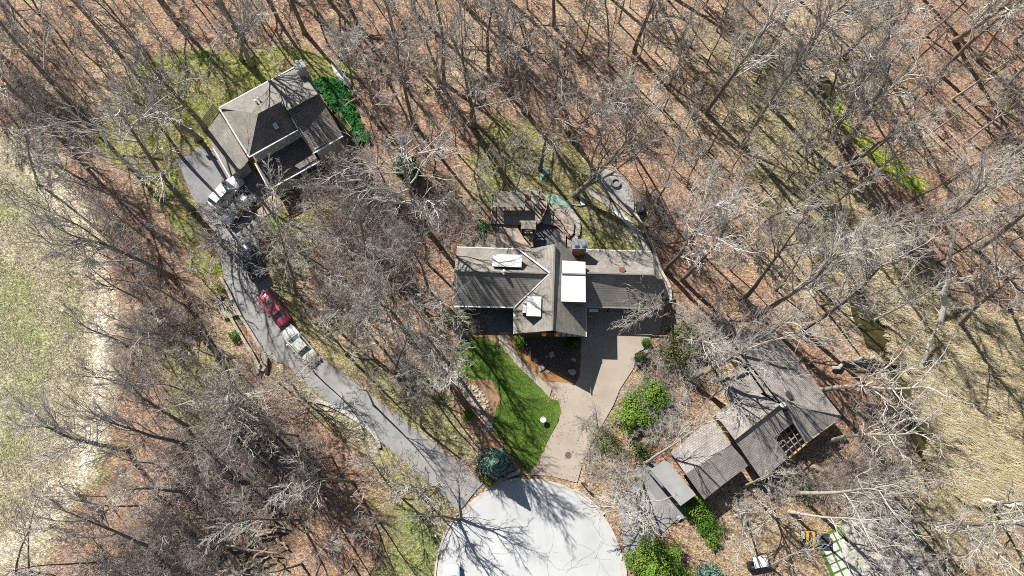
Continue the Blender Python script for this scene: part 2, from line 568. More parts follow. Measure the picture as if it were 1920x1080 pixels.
def sheet(name, px, z, material, smooth=0, thick=0.12, label=None, kind='structure', wob=0.0):
    """A paved or planted sheet: outline in photo pixels lying at height z, with a real edge."""
    pts = [P(a, b, z) for a, b in px]
    if smooth:
        pts = smooth_line(pts, smooth, True)
    if wob:
        pts2 = []
        for i, p in enumerate(pts):
            q = pts[(i + 1) % len(pts)]
            n = max(1, int((q - p).length / 0.4))
            for k in range(n):
                r = p.lerp(q, k / n)
                pts2.append(Vector((r.x + (fnoise(r.x * 1.5, r.y * 1.5) - .5) * wob, r.y + (fnoise(r.x * 1.5 + 9, r.y * 1.5 + 3) - .5) * wob, r.z)))
        pts = pts2
    mb = MB()
    mb.prism([(p.x, p.y) for p in pts], z - thick, z)
    o = mb.obj(name, material)
    return tag(o, kind=kind)

# turning circle: centre and radius from its rim
CC = P(995, 1081, 0)
CR = (P(1165, 1081, 0) - P(826, 1081, 0)).length / 2
def circ(r, n=96, a0=0, a1=2 * math.pi):
    return [(CC.x + r * math.cos(a0 + (a1 - a0) * i / n), CC.y + r * math.sin(a0 + (a1 - a0) * i / n)) for i in range(n + (0 if a1 - a0 > 6.28 else 1))]
# the road that leaves it, below the frame
mb = MB(); mb.prism(circ(CR), -0.12, 0.012)
tag(mb.obj('turning_circle', M_ROUND), kind='structure')
mb = MB(); mb.prism([(CC.x - 3.5, CC.y - CR + 1.2), (CC.x - 3.5, CC.y - 60), (CC.x + 3.5, CC.y - 60), (CC.x + 3.5, CC.y - CR + 1.2)], -0.12, 0.006)
tag(mb.obj('road', M_ROUND), kind='structure')
# cracks: fine dark seams lying on the concrete
mb = MB()
rc = random.Random(4)
crk = mat('crack_filler', (0.24, 0.24, 0.235), (0.30, 0.30, 0.29), 3, 0.95)
def crack(x, y, a, n, w, depth=0):
    p = P(x, y, 0.014); pts = [p]
    for i in range(n):
        a += rc.uniform(-0.5, 0.5)
        p = p + Vector((math.cos(a) * 0.5, math.sin(a) * 0.5, 0))
        if (Vector((p.x, p.y)) - Vector((CC.x, CC.y))).length > CR - 0.5: break
        pts.append(p)
        if depth < 1 and rc.random() < 0.15:
            q = to_px(p.x, p.y); crack(q[0], q[1], a + rc.choice((-1, 1)) * 0.9, n // 3, w * .7, 1)
    for i in range(len(pts) - 1):
        mb.bar(pts[i], pts[i + 1], w, 0.006)
for x, y, a, n in ((1010, 1042, 0.1, 12), (1085, 1020, -0.7, 14), (1110, 985, 1.2, 10), (1060, 1075, 0.9, 14), (1115, 1050, 1.3, 9), (1000, 940, -0.1, 18), (950, 960, -1.2, 12), (1130, 1010, 2.4, 9), (900, 1050, 0.6, 8)):
    crack(x, y, a, n, 0.03)
tag(mb.obj('crack_seam', crk), kind='stuff')
# gutter ring and kerb, open where the drives come in
def arc_band(name, r0, r1, z0, z1, a0, a1, m, kind='structure'):
    n = max(6, int((a1 - a0) * 40))
    mb = MB(); poly = [(CC.x + r1 * math.cos(a0 + (a1 - a0) * i / n), CC.y + r1 * math.sin(a0 + (a1 - a0) * i / n)) for i in range(n + 1)]
    poly += [(CC.x + r0 * math.cos(a1 - (a1 - a0) * i / n), CC.y + r0 * math.sin(a1 - (a1 - a0) * i / n)) for i in range(n + 1)]
    mb.prism(poly, z0, z1)
    return tag(mb.obj(name, m), kind=kind)
arc_band('gutter', CR - 0.05, CR + 0.42, -0.1, 0.018, math.radians(-80), math.radians(260), M_CURB)
def ang(px, py):
    p = P(px, py, 0); return math.atan2(p.y - CC.y, p.x - CC.x)
a_l = ang(880, 912); a_l2 = ang(903, 905); a_b0 = ang(980, 890); a_b1 = ang(1083, 905); a_r = ang(1160, 1000); a_r1 = ang(1167, 1060)
for s, e in ((ang(826, 1080) - 1.2 + 0, ang(855, 965)), ):
    pass
def kerb_run(a0, a1):
    if a1 < a0: a0, a1 = a1, a0
    n = max(1, int((a1 - a0) * CR / 1.2))
    for i in range(n):
        g = 0.0012
        arc_band('kerb', CR + 0.424, CR + 0.62, -0.12, 0.12, a0 + (a1 - a0) * i / n + g, a0 + (a1 - a0) * (i + 1) / n - g, M_CURB)
kerb_run(ang(858, 962), math.pi + 0.75)
kerb_run(ang(975, 891), ang(903, 906))
kerb_run(ang(1140, 958), ang(1083, 906))
kerb_run(ang(1160, 1040), -0.75)

# left drive
drive_l = [(345, 300), (378, 275), (405, 290), (440, 330), (470, 380), (478, 430), (485, 470), (500, 520), (540, 600), (600, 670), (700, 745), (800, 820), (905, 905), (862, 958), (790, 890), (700, 818), (600, 742), (545, 690), (505, 670), (480, 640), (455, 600), (432, 560), (420, 520), (410, 470), (392, 420), (362, 370), (332, 302)]
sheet('driveway', drive_l, 0.016, M_ASPH, 0, wob=0.35)
sheet('parking_apron', [(331, 303), (378, 274), (405, 290), (470, 318), (520, 352), (468, 380), (440, 372), (400, 395), (372, 390)], 0.020, M_ASPH2, 0)
# concrete walk from the door of the upper house
sheet('garden_path', [(505, 368), (520, 372), (528, 384), (505, 400), (490, 412), (482, 430), (478, 400), (490, 388)], 0.024, M_CONC, 3)
sheet('garden_path', [(471, 418), (482, 425), (486, 460), (492, 478), (480, 478), (474, 445)], 0.028, M_ASPH, 3)
# right drive of the middle house, its walk, and the asphalt drive of the lower right house
sheet('concrete_drive', [(1096, 570), (1246, 575), (1236, 625), (1222, 627), (1218, 650), (1196, 660), (1188, 690), (1162, 730), (1150, 760), (1120, 812), (1095, 860), (1082, 905), (1030, 892), (985, 890), (1000, 878), (1010, 862), (1030, 822), (1048, 790), (1051, 770), (1046, 745), (1036, 730), (1010, 705), (975, 670), (948, 640), (942, 628), (952, 626), (960, 650), (985, 680), (1010, 708), (1025, 716), (1060, 715), (1078, 724), (1086, 700), (1088, 640)], 0.018, M_CONC, 0)
sheet('front_walk', [(936, 622), (953, 622), (954, 640), (965, 660), (990, 688), (1012, 709), (1035, 728), (1030, 745), (1008, 722), (975, 690), (946, 661), (936, 643)], 0.022, M_CONC, 0)
sheet('drive_extension', [(1158, 945), (1166, 925), (1210, 890), (1255, 945), (1280, 965), (1240, 1000), (1200, 1020), (1180, 1045), (1170, 1030), (1166, 990)], 0.016, M_ASPH, 0)
sheet('drive_extension', [(1190, 880), (1222, 862), (1300, 960), (1278, 975), (1240, 950)], 0.022, M_ASPH2, 0)
# beds and lawn of the middle house
sheet('straw_bed', [(953, 622), (965, 622), (1000, 618), (1090, 640), (1088, 706), (1078, 722), (1060, 717), (1025, 715), (1008, 704), (985, 680), (962, 652), (955, 640)], 0.026, M_STRAW, 0, wob=0.25)
sheet('mulch_bed', [(968, 632), (1090, 633), (1088, 700), (1080, 718), (1050, 700), (1022, 690), (1000, 672), (985, 655), (975, 645)], 0.040, M_MULCH, 0, wob=0.5)
sheet('straw_bed', [(832, 655), (850, 640), (905, 622), (935, 622), (935, 640), (948, 660), (985, 700), (1000, 880), (985, 888), (958, 882), (930, 850), (898, 820), (870, 800), (850, 750), (836, 700)], 0.008, M_BED, 2, wob=0.8)
LAWN_PX = [(856, 650), (880, 632), (905, 632), (935, 645), (948, 661), (975, 690), (1008, 722), (1030, 745), (1046, 752), (1051, 775), (1030, 822), (1010, 862), (998, 880), (988, 888), (972, 870), (950, 838), (928, 812), (927, 785), (930, 765), (938, 745), (920, 712), (880, 712), (858, 705), (848, 680)]
sheet('front_lawn', LAWN_PX, 0.030, M_LAWN, 2, wob=0.4)
# entrance court of the middle house (in the shade of the wing)
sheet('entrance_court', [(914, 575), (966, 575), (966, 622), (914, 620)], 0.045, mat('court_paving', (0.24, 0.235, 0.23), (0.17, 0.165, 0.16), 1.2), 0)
# gravel side path and round terrace
M_GRAV = mat('pale_gravel', (0.52, 0.49, 0.43), (0.38, 0.36, 0.32), 6, 0.95, 0.7, 20)
sheet('gravel_path', [(1092, 338), (1110, 350), (1130, 365), (1165, 395), (1190, 420), (1210, 450), (1222, 472), (1236, 510), (1256, 548), (1254, 566), (1238, 540), (1225, 505), (1218, 474), (1200, 474), (1200, 455), (1190, 438), (1165, 410), (1130, 380), (1105, 365)], 0.012, M_GRAV, 0, wob=0.2)
TERR_PX = [(1113, 316), (1130, 314), (1150, 320), (1170, 337), (1183, 355), (1187, 375), (1187, 402), (1178, 400), (1150, 375), (1128, 352), (1112, 335)]
sheet('paved_terrace', TERR_PX, 0.034, mat('terrace_stone', (0.46, 0.44, 0.41), (0.30, 0.29, 0.28), 3.5, 0.9, 0.5, 9), 3)
# creek through the marsh
M_WATER = mat('creek_water', (0.045, 0.042, 0.018), (0.10, 0.085, 0.03), 0.7, 0.12, 0.0, spec=0.5)
def strip(name, line, widths, z, m, kind='structure', thick=0.05):
    pts = smooth_line([P(a, b, z) for a, b in line], 5)
    W = np.interp(np.linspace(0, len(line) - 1, len(pts)), range(len(line)), widths)
    l, r = [], []
    for i, p in enumerate(pts):
        d = (pts[min(i + 1, len(pts) - 1)] - pts[max(i - 1, 0)]).normalized()
        s = Vector((-d.y, d.x, 0))
        w = W[i] * (0.75 + 0.5 * float(fnoise(p.x * .7, p.y * .7)))
        l.append((p.x + s.x * w, p.y + s.y * w)); r.append((p.x - s.x * w, p.y - s.y * w))
    mb = MB(); mb.prism(l + r[::-1], z - thick, z)
    return tag(mb.obj(name, m), kind=kind)
strip('creek_water', [(1598, 530), (1612, 575), (1632, 610), (1650, 640), (1668, 672), (1672, 700), (1690, 730), (1700, 765), (1715, 800), (1735, 840), (1740, 870)], [.5, 1.0, 1.5, 1.5, .7, .5, 1.0, 1.1, .9, 1.0, .4], 0.01, M_WATER)
strip('creek_water', [(1540, 145), (1552, 170), (1560, 195)], [.6, 1.0, .5], 0.01, M_WATER)
# ------------------------------------------------------------------ houses
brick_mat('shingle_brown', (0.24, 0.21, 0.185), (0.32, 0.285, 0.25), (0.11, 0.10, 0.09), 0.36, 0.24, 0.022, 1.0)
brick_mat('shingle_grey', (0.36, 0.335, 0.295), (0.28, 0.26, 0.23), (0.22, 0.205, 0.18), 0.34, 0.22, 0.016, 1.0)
brick_mat('shingle_rose', (0.33, 0.295, 0.275), (0.42, 0.38, 0.35), (0.18, 0.165, 0.155), 0.36, 0.24, 0.02, 1.0)
brick_mat('red_brick', (0.26, 0.10, 0.075), (0.34, 0.15, 0.11), (0.40, 0.37, 0.33), 0.22, 0.075, 0.01, 0.3)
brick_mat('deck_boards', (0.46, 0.37, 0.30), (0.40, 0.32, 0.26), (0.10, 0.08, 0.065), 3.6, 0.145, 0.008, 0.6, offset=0.37)
brick_mat('siding', (0.50, 0.52, 0.50), (0.46, 0.48, 0.46), (0.2, 0.21, 0.2), 4.0, 0.16, 0.008, 0.5)
M_WHITE = mat('white_membrane', (0.82, 0.82, 0.80), (0.74, 0.74, 0.72), 0.8, 0.7)
M_TRIM = mat('white_trim', (0.80, 0.79, 0.76), (0.70, 0.69, 0.66), 1.5, 0.6)
M_DARKTRIM = mat('dark_frame', (0.045, 0.042, 0.04), (0.07, 0.065, 0.06), 2, 0.6)
M_GLASS = mat('window_glass', (0.06, 0.08, 0.10), (0.09, 0.12, 0.15), 0.6, 0.06, spec=0.9)
M_PALEGLASS = mat('sloped_glazing', (0.36, 0.44, 0.50), (0.30, 0.37, 0.43), 0.7, 0.12, spec=0.8)
M_STONE = mat('grey_stone', (0.40, 0.39, 0.37), (0.26, 0.255, 0.25), 3.5, 0.9, 0.6, 10, contrast=1.2)
M_STEEL = mat('bright_metal', (0.62, 0.63, 0.65), (0.45, 0.46, 0.48), 1.2, 0.3, metal=0.7)
M_TIMBER = mat('weathered_timber', (0.50, 0.45, 0.37), (0.34, 0.30, 0.245), 3, 0.9, 0.4, 14, contrast=1.2)
M_MOSSWOOD = mat('mossy_timber', (0.36, 0.34, 0.19), (0.25, 0.24, 0.13), 3, 0.9, 0.4, 14)
M_WALLD = mat('brown_wall', (0.17, 0.13, 0.10), (0.13, 0.10, 0.08), 1, 0.9)

def plane_uv(p, n):
    u = Vector((0, 0, 1)).cross(n)
    if u.length < 0.05:
        u = Vector((1, 0, 0))
    u.normalize()
    v = n.cross(u)
    return (p.dot(u), p.dot(v))

def slope(house, corners, material, thick=0.16, name='roof_slope'):
    pts = [P(a, b, z) for a, b, z in corners]
    # fit one plane so that no slope is twisted
    c = sum(pts, Vector()) / len(pts)
    A = np.array([[p.x - c.x, p.y - c.y, 1] for p in pts]); z = np.array([p.z for p in pts])
    k, *_ = np.linalg.lstsq(A, z, rcond=None)
    pts2 = []
    for (a, b, _), p in zip(corners, pts):
        # keep the seen outline: slide along the line of sight onto the plane
        o = Vector((0, 0, CAM_H)); d = p - o
        t = (k[2] + k[0] * (o.x - c.x) + k[1] * (o.y - c.y) - o.z) / (d.z - k[0] * d.x - k[1] * d.y)
        pts2.append(o + d * t)
    mb = MB(); mb.prism([tuple(p) for p in pts2], thick, None)
    return mb.obj(name, MATS[material] if isinstance(material, str) else material, house, uv=plane_uv)

def wall_block(house, px, ze, top, material, inset=0.35, name='wall', base=-0.1):
    """Walls standing under the eaves outline px (photo pixels at height ze), up to height top."""
    pts = [P(a, b, ze) for a, b in px]
    n = len(pts); area = sum(pts[i].x * pts[(i + 1) % n].y - pts[(i + 1) % n].x * pts[i].y for i in range(n))
    if area < 0: pts = pts[::-1]
    out = []
    for i in range(n):
        a, b, c = pts[i - 1], pts[i], pts[(i + 1) % n]
        d1, d2 = (b - a).to_2d().normalized(), (c - b).to_2d().normalized()
        n1, n2 = Vector((-d1.y, d1.x)), Vector((-d2.y, d2.x))
        m = (n1 + n2); m = m / max(0.4, m.dot(n1))
        out.append((b.x + m.x * inset, b.y + m.y * inset))
    mb = MB(); mb.prism(out, base, top)
    o = mb.obj(name, MATS[material] if isinstance(material, str) else material, house, uv=plane_uv)
    return o, out

def edge_strip(house, pts, w=0.14, h=0.12, material=None, name='gutter', dz=0.0):
    mb = MB()
    q = [P(a, b, z) + Vector((0, 0, dz)) for a, b, z in pts]
    for i in range(len(q) - 1): mb.bar(q[i], q[i + 1], w, h)
    return mb.obj(name, material or M_TRIM, house)

def window(house, centre, rz, w, h, nx=2, ny=2, material=None):
    """Framed window standing upright; centre in world, rz the direction its face runs along."""
    R = Matrix.Rotation(rz, 3, 'Z')
    c = Vector(centre)
    mb = MB()
    for sx in (-1, 1): mb.box(c + R @ Vector((sx * w / 2, 0, 0)), (0.08, 0.09, h + 0.08), rz)
    for sz in (-1, 1): mb.box(c + Vector((0, 0, sz * h / 2)), (w - 0.08, 0.09, 0.08), rz)
    for i in range(1, nx): mb.box(c + R @ Vector((-w / 2 + w * i / nx, 0, 0)), (0.035, 0.07, h - 0.08), rz)
    f = mb.obj('window', M_TRIM, house)
    g = MB(); g.box(c, (w - 0.06, 0.03, h - 0.06), rz)
    o = g.obj('pane', M_GLASS, None)
    o.parent = f; 
    o.location = (0, 0, 0)
    # shift the pane's vertices as the parent's frame is the house
    for v in o.data.vertices: v.co -= house.location
    return f

def pipe_vent(house, px, py, z, h=0.45, r=0.09, m=None):
    b = P(px, py, z)
    mb = MB(); mb.cyl(b - Vector((0, 0, 0.3)), b + Vector((0, 0, h)), r, r, 10); mb.cyl(b + Vector((0, 0, h)), b + Vector((0, 0, h + 0.08)), r * 1.6, r * 1.2, 10)
    return mb.obj('vent_pipe', m or M_WHITE, house)

# ---- the upper left house, two storeys with a low garage wing
hA = empty('house', P(510, 230, 0), 'two storey house with hipped brown shingle roof on the mossy green lawn', 'house')
slope(hA, [(411, 203, 5.8), (557.4, 124, 5.8), (595.7, 176, 8.0), (538.6, 206.7, 8.0), (526.6, 190.7, 8.4), (483.8, 213, 8.4)], 'shingle_grey')
slope(hA, [(411, 203, 5.8), (483.8, 213, 8.4), (466.9, 294.5, 5.8)], 'shingle_grey')
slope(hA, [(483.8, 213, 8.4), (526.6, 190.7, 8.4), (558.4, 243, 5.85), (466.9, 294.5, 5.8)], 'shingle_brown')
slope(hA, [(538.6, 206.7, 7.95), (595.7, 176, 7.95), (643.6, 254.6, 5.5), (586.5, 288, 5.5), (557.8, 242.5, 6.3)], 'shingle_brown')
wall_block(hA, [(411, 203), (557.4, 124), (643.6, 254.6), (586.5, 288), (558.4, 243), (466.9, 294.5)], 5.8, 5.55, 'siding', 0.45)
mb = MB()
for tri in (((557.4, 124, 5.6), (595.7, 176, 7.75), (643.6, 254.6, 5.3)),):
    a, b, c = [P(*t) for t in tri]
    d = Vector((-0.4, -0.25, 0)); mb.add([a + d, b + d, c + d, a + d * 2, b + d * 2, c + d * 2], [(0, 1, 2), (5, 4, 3), (0, 3, 4, 1), (1, 4, 5, 2), (2, 5, 3, 0)])
mb.obj('gable_wall', MATS['siding'], hA, uv=plane_uv)
edge_strip(hA, [(411, 203, 5.8), (466.9, 294.5, 5.8)]); edge_strip(hA, [(466.9, 295.2, 5.8), (558.6, 243.6, 5.8)]); edge_strip(hA, [(411, 202.2, 5.8), (557.4, 123.3, 5.8)])
edge_strip(hA, [(586.5, 288.6, 5.5), (643.6, 255.2, 5.5)])
# garage wing
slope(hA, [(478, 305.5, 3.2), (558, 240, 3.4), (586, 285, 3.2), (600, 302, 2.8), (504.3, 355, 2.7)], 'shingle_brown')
wall_block(hA, [(478, 306), (556, 250), (600, 302), (504.3, 355)], 3.0, 2.75, 'siding', 0.35)
edge_strip(hA, [(478, 306, 3.2), (504.3, 355.3, 2.95)]); edge_strip(hA, [(504.8, 355.6, 2.95), (600, 302.6, 3.0)])
# low roof on the drive side
slope(hA, [(388, 244, 3.1), (412, 212, 3.5), (466, 300, 3.4), (457, 312, 3.2), (431, 332, 2.9), (402, 283, 3.0)], 'shingle_grey')
wall_block(hA, [(392, 246), (412, 216), (462, 302), (431, 328), (403, 283)], 3.0, 2.7, 'siding', 0.3)
edge_strip(hA, [(400, 278, 2.95), (431, 332.5, 2.9)])
# skylight
mb = MB(); q = [P(a, b, z) for a, b, z in ((509.6, 233, 7.6), (518.6, 228.6, 7.6), (526.4, 241.8, 7.0), (517, 246.5, 7.0))]
mb.prism([tuple(p + Vector((0, 0, 0.16))) for p in q], 0.35, None); sk = mb.obj('skylight', M_DARKTRIM, hA)
mb = MB(); cq = sum(q, Vector()) / 4; mb.prism([tuple(cq + (p - cq) * 0.8 + Vector((0, 0, 0.175))) for p in q], 0.02, None)
g = mb.obj('pane', M_PALEGLASS, None); g.parent = sk
for v in g.data.vertices: v.co -= hA.location
for a, b in ((481, 192), (543.5, 180.5), (557, 171.5), (486, 187)): pipe_vent(hA, a, b, 7.2)
# stone chimney at the gable end, with two pots and a lower buttress
ch = MB(); cz = P(561, 123, 8.2); cz.z = 0
ch.box((cz.x, cz.y, 4.0), (1.0, 1.1, 8.2), math.radians(-57)); d = (P(590, 172, 0) - P(562, 126, 0)).normalized()
ch.box((cz.x + d.x * 1.9, cz.y + d.y * 1.9, 2.9), (2.2, 0.8, 6.4), math.radians(-57)); ch.box((cz.x, cz.y, 8.18), (1.15, 1.25, 0.14), math.radians(-57))
cho = ch.obj('chimney', mat('pale_stone', (0.56, 0.54, 0.50), (0.38, 0.365, 0.34), 3.5, 0.9, 0.6, 10), hA)
mb = MB()
for s in (-0.35, 0.35): mb.cyl((cz.x + d.x * s, cz.y + d.y * s, 8.25), (cz.x + d.x * s, cz.y + d.y * s, 8.6), 0.24, 0.2, 12)
o = mb.obj('chimney_pot', M_WHITE, None); o.parent = cho
for v in o.data.vertices: v.co -= hA.location
# garage windows and door
e0, e1 = P(504.3, 355, 3.0), P(600, 302, 3.0); dd = (e1 - e0).normalized(); nn = Vector((dd.y, -dd.x, 0)); rzA = math.atan2(dd.y, dd.x)
if nn.y > 0: nn = -nn
for t in (3.4, 5.4): window(hA, e0 + dd * t - nn * 0.33 + Vector((0, 0, -1.3)), rzA, 1.3, 1.2)
e0, e1 = P(478, 305.5, 3.0), P(504.3, 355, 3.0); dd = (e1 - e0).normalized(); rzB = math.atan2(dd.y, dd.x)
mb = MB(); c = e0.lerp(e1, 0.3) + Vector((-dd.y, dd.x, 0)) * 0.33
mb.box((c.x, c.y, 1.05), (1.0, 0.10, 2.1), rzB); mb.obj('door', M_DARKTRIM, hA)
mb = MB(); c = e0.lerp(e1, 0.66) + Vector((-dd.y, dd.x, 0)) * 0.33
mb.box((c.x, c.y, 1.1), (2.4, 0.10, 2.2), rzB); mb.obj('garage_door', M_TRIM, hA)

# ---- the middle house: two long wings and a steep cross gable
hB = empty('house', P(1040, 540, 0), 'long two wing house with white dormer boxes and brick chimney behind the straw beds', 'house')
EZ, WR, CRZ = 3.2, 6.3, 7.5
slope(hB, [(857, 463.7, EZ), (971, 467.5, EZ), (1030.5, 512.5, WR), (851.8, 507.6, WR)], 'shingle_grey')
slope(hB, [(851.8, 508.4, WR), (1030.5, 513.2, WR), (964.8, 576, EZ), (851.5, 573.6, EZ)], 'shingle_grey')
slope(hB, [(1097, 468.5, EZ), (1219.8, 472, EZ), (1227.3, 515.3, WR), (1060, 511.4, WR)], 'shingle_grey')
slope(hB, [(1060, 512.2, WR), (1227.3, 516.1, WR), (1242, 545, 4.2), (1240, 579, EZ), (1098.6, 574.6, EZ)], 'shingle_grey')
# cross gable; its front and back edges rake with the prow
slope(hB, [(1039.8, 457.5, CRZ), (1035.3, 619.6, CRZ), (964.2, 625.5, EZ + .1), (964.8, 577, EZ + .1), (1030.8, 513, 6.6), (972, 468, 3.6), (996, 466, 4.6)], 'shingle_grey')
slope(hB, [(1040.6, 457.5, CRZ), (1050, 453.5, 6.6), (1086, 487, 4.2), (1098, 492, EZ + .1), (1098, 631, EZ + .1), (1036.0, 619.6, CRZ)], 'shingle_grey')
edge_strip(hB, [(971, 467.5, 3.5), (1030.5, 512.6, 6.75)], 0.17, 0.12, name='valley_flashing', dz=0.16)
edge_strip(hB, [(964.8, 576.3, 3.4), (1030.5, 513.5, 6.75)], 0.13, 0.12, name='valley_flashing', dz=0.12)
edge_strip(hB, [(1101, 472, 3.4), (1085, 486, 4.2)], 0.10, 0.1, name='valley_flashing', dz=0.12)
edge_strip(hB, [(857, 463.2, EZ), (971, 467, EZ)], 0.12, 0.1)
edge_strip(hB, [(851.5, 574.3, EZ), (964.6, 576.7, EZ)]); edge_strip(hB, [(964.0, 576.7, EZ), (963.9, 626, EZ)])
edge_strip(hB, [(1098.7, 575.3, EZ), (1240, 579.6, EZ)], material=M_STEEL); edge_strip(hB, [(1098.6, 520, EZ), (1098.6, 631.5, EZ)])
edge_strip(hB, [(1097, 468, EZ), (1219.8, 471.4, EZ)], 0.12, 0.1)
edge_strip(hB, [(1098, 512.0, WR), (1227.3, 515.7, WR)], 0.14, 0.06, MATS['shingle_grey'], 'ridge_cap', 0.05)
edge_strip(hB, [(851.8, 508.0, WR), (1028, 512.8, WR)], 0.14, 0.06, MATS['shingle_grey'], 'ridge_cap', 0.05)
edge_strip(hB, [(1040.2, 457.5, CRZ), (1035.6, 619.6, CRZ)], 0.16, 0.06, MATS['shingle_grey'], 'ridge_cap', 0.05)
wall_block(hB, [(853, 464), (980, 467), (980, 576), (853, 574)], EZ, EZ - .25, M_WALLD, 0.4)
wall_block(hB, [(1090, 469), (1221, 472), (1232, 579), (1090, 575)], EZ, EZ - .25, M_WALLD, 0.4)
wb, foot = wall_block(hB, [(965, 470), (1098, 470), (1098, 622), (965, 620)], EZ, EZ - .22, M_WALLD, 0.4)
# front gable: dark wall under pale sloping glazing with bars, two lit orange lamps
gx0, gx1, gxm = P(966, 625, EZ), P(1096, 631, EZ), P(1035.6, 620, CRZ)
ins = Vector((0, 0.55, 0))
mb = MB(); a, b, c = gx0 + ins, gx1 + ins, gxm + Vector((0, 0.5, -0.2))
mb.add([a, b, c, a + ins, b + ins, c + ins], [(0, 1, 2), (5, 4, 3), (0, 3, 4, 1), (1, 4, 5, 2), (2, 5, 3, 0)])
mb.obj('gable_wall', M_DARKTRIM, hB)
def lerp(a, b, t): return a.lerp(b, t)
for s, (ea, eb) in enumerate(((gx0, gxm), (gx1, gxm))):
    base0 = Vector((ea.x, ea.y + 0.1, EZ - 0.5)); base1 = Vector((eb.x, ea.y + 0.1, EZ - 0.5))
    for i in range(5):
        t0, t1 = 0.04 + i * 0.165, 0.04 + (i + 1) * 0.165 - 0.02
        lo0, lo1 = lerp(base0, base1, t0), lerp(base0, base1, t1)
        hi0, hi1 = lerp(ea, eb, t0) + Vector((0, 0.30, -0.22)), lerp(ea, eb, t1) + Vector((0, 0.30, -0.22))
        off = Vector((0, 0.05, 0))
        mb = MB(); mb.add([lo0, lo1, hi1, hi0, lo0 + off, lo1 + off, hi1 + off, hi0 + off], [(0, 1, 2, 3), (7, 6, 5, 4), (0, 4, 5, 1), (1, 5, 6, 2), (2, 6, 7, 3), (3, 7, 4, 0)])
        mb.obj('pane', M_PALEGLASS, hB)
        mb = MB(); mb.bar(lerp(base0, base1, t1 + .01) + Vector((0, -.03, 0)), lerp(ea, eb, t1 + .01) + Vector((0, 0.26, -0.2)), 0.09, 0.09); mb.obj('glazing_bar', M_DARKTRIM, hB)
mb = MB(); p0, p1 = lerp(gx0, gx1, 0.36), lerp(gx0, gx1, 0.64); mb.box(((p0.x + p1.x) / 2, gx0.y + 0.06, EZ + 0.1), ((p1.x - p0.x), 0.2, 0.9)); mb.obj('door_hood', M_DARKTRIM, hB)
M_LAMP = mat('amber_lamp', (0.85, 0.32, 0.03), (0.75, 0.25, 0.02), 3, 0.4, emit=((1.0, 0.35, 0.03), 0.08))
for px in (1020, 1043.5):
    c = P(px, 624.5, 3.5) + Vector((0, -0.1, 0))
    mb = MB(); mb.cyl(c + Vector((0, 0, -.2)), c, 0.14, 0.27, 12); mb.cyl(c, c + Vector((0, 0, .22)), 0.27, 0.18, 12); mb.cyl(c + Vector((0, 0, .22)), c + Vector((0, 0, .30)), 0.1, 0.04, 8)
    mb.obj('wall_lamp', M_LAMP, hB)

def dormer(house, px, zt, zb, material=M_WHITE, wallm=None, name='dormer'):
    """Box dormer: flat white top at zt with a small overhang, dark sides down to zb."""
    top = [P(a, b, zt) for a, b in px]; c = sum(top, Vector()) / len(top)
    mb = MB(); mb.prism([(p.x, p.y) for p in top], zt - 0.14, zt); o = mb.obj(name, material, house)
    ins = [c + (p - c) * 0.93 for p in top]
    mb = MB(); mb.prism([(p.x, p.y) for p in ins], zb, zt - 0.142); w = mb.obj('dormer_wall', wallm or M_WALLD, None); w.parent = o
    for v in w.data.vertices: v.co -= house.location
    return o
dormer(hB, [(924, 476), (978.8, 478), (977.6, 501), (923, 499)], 6.35, 3.8)
dormer(hB, [(1054, 488.4), (1097.6, 491), (1097.8, 513), (1053.6, 511.4)], 6.75, 3.3)
dormer(hB, [(1053, 512.2), (1097.8, 513.8), (1098.2, 566.5), (1052.3, 565)], 6.6, 3.3)
dormer(hB, [(988.5, 555.7), (1015, 556), (1014.2, 593.3), (987, 592)], 6.5, 3.6)
dormer(hB, [(980.5, 566), (988, 566), (986.3, 586), (979.6, 586)], 5.6, 3.4)
edge_strip(hB, [(1053.4, 513.2, 6.72), (1097.8, 514.6, 6.72)], 0.1, 0.1, M_STEEL, 'dormer_flashing')
# chimney of brick with bright metal cap
cb = P(1087, 459, 6.9)
mb = MB(); mb.box((cb.x, cb.y + 0.1, 3.4), (1.5, 1.0, 6.9)); chB = mb.obj('chimney', MATS['red_brick'], hB, uv=plane_uv)
mb = MB(); mb.box((cb.x, cb.y + 0.1, 6.9), (1.7, 1.15, 0.10)); 
for s in (-0.4, 0.4): mb.box((cb.x + s, cb.y + 0.1, 7.13), (0.62, 0.8, 0.36), 0.3, 0.6)
o = mb.obj('chimney_cap', M_STEEL, None); o.parent = chB
for v in o.data.vertices: v.co -= hB.location
mb = MB(); c = P(1167, 506.5, 6.0); mb.cyl(c - Vector((0, 0, .2)), c + Vector((0, 0, .18)), 0.38, 0.3, 12); mb.obj('roof_vent', mat('rusty_red', (0.30, 0.10, 0.08), (0.22, 0.08, 0.07), 4), hB)
mb = MB(); c = P(945, 509, WR + 0.2); mb.box(tuple(c), (0.5, 0.5, 0.35), 0.78, 0.3); mb.obj('roof_vent', M_TRIM, hB)
mb = MB(); a = P(1113, 578.5, 3.0); mb.box((a.x, a.y - 0.2, 2.9), (1.0, 0.3, 0.25)); mb.obj('downpipe_head', M_TRIM, hB)
e = P(1170, 577, EZ)
for i, px in enumerate((1125, 1165, 1205)):
    p = P(px, 577, EZ); mb = MB(); mb.box((p.x, p.y + 0.30, 1.15), (2.5, 0.1, 2.3)); mb.obj('garage_door', mat('brown_door', (0.20, 0.155, 0.12), (0.16, 0.12, 0.09), 1), hB)
p = P(1107, 581.5, 1.2); mb = MB(); mb.box((p.x, p.y - 0.3, 0.45), (1.0, 0.7, 0.9)); mb.obj('service_box', mat('tan_metal', (0.38, 0.34, 0.29), (0.33, 0.30, 0.25), 1), hB)
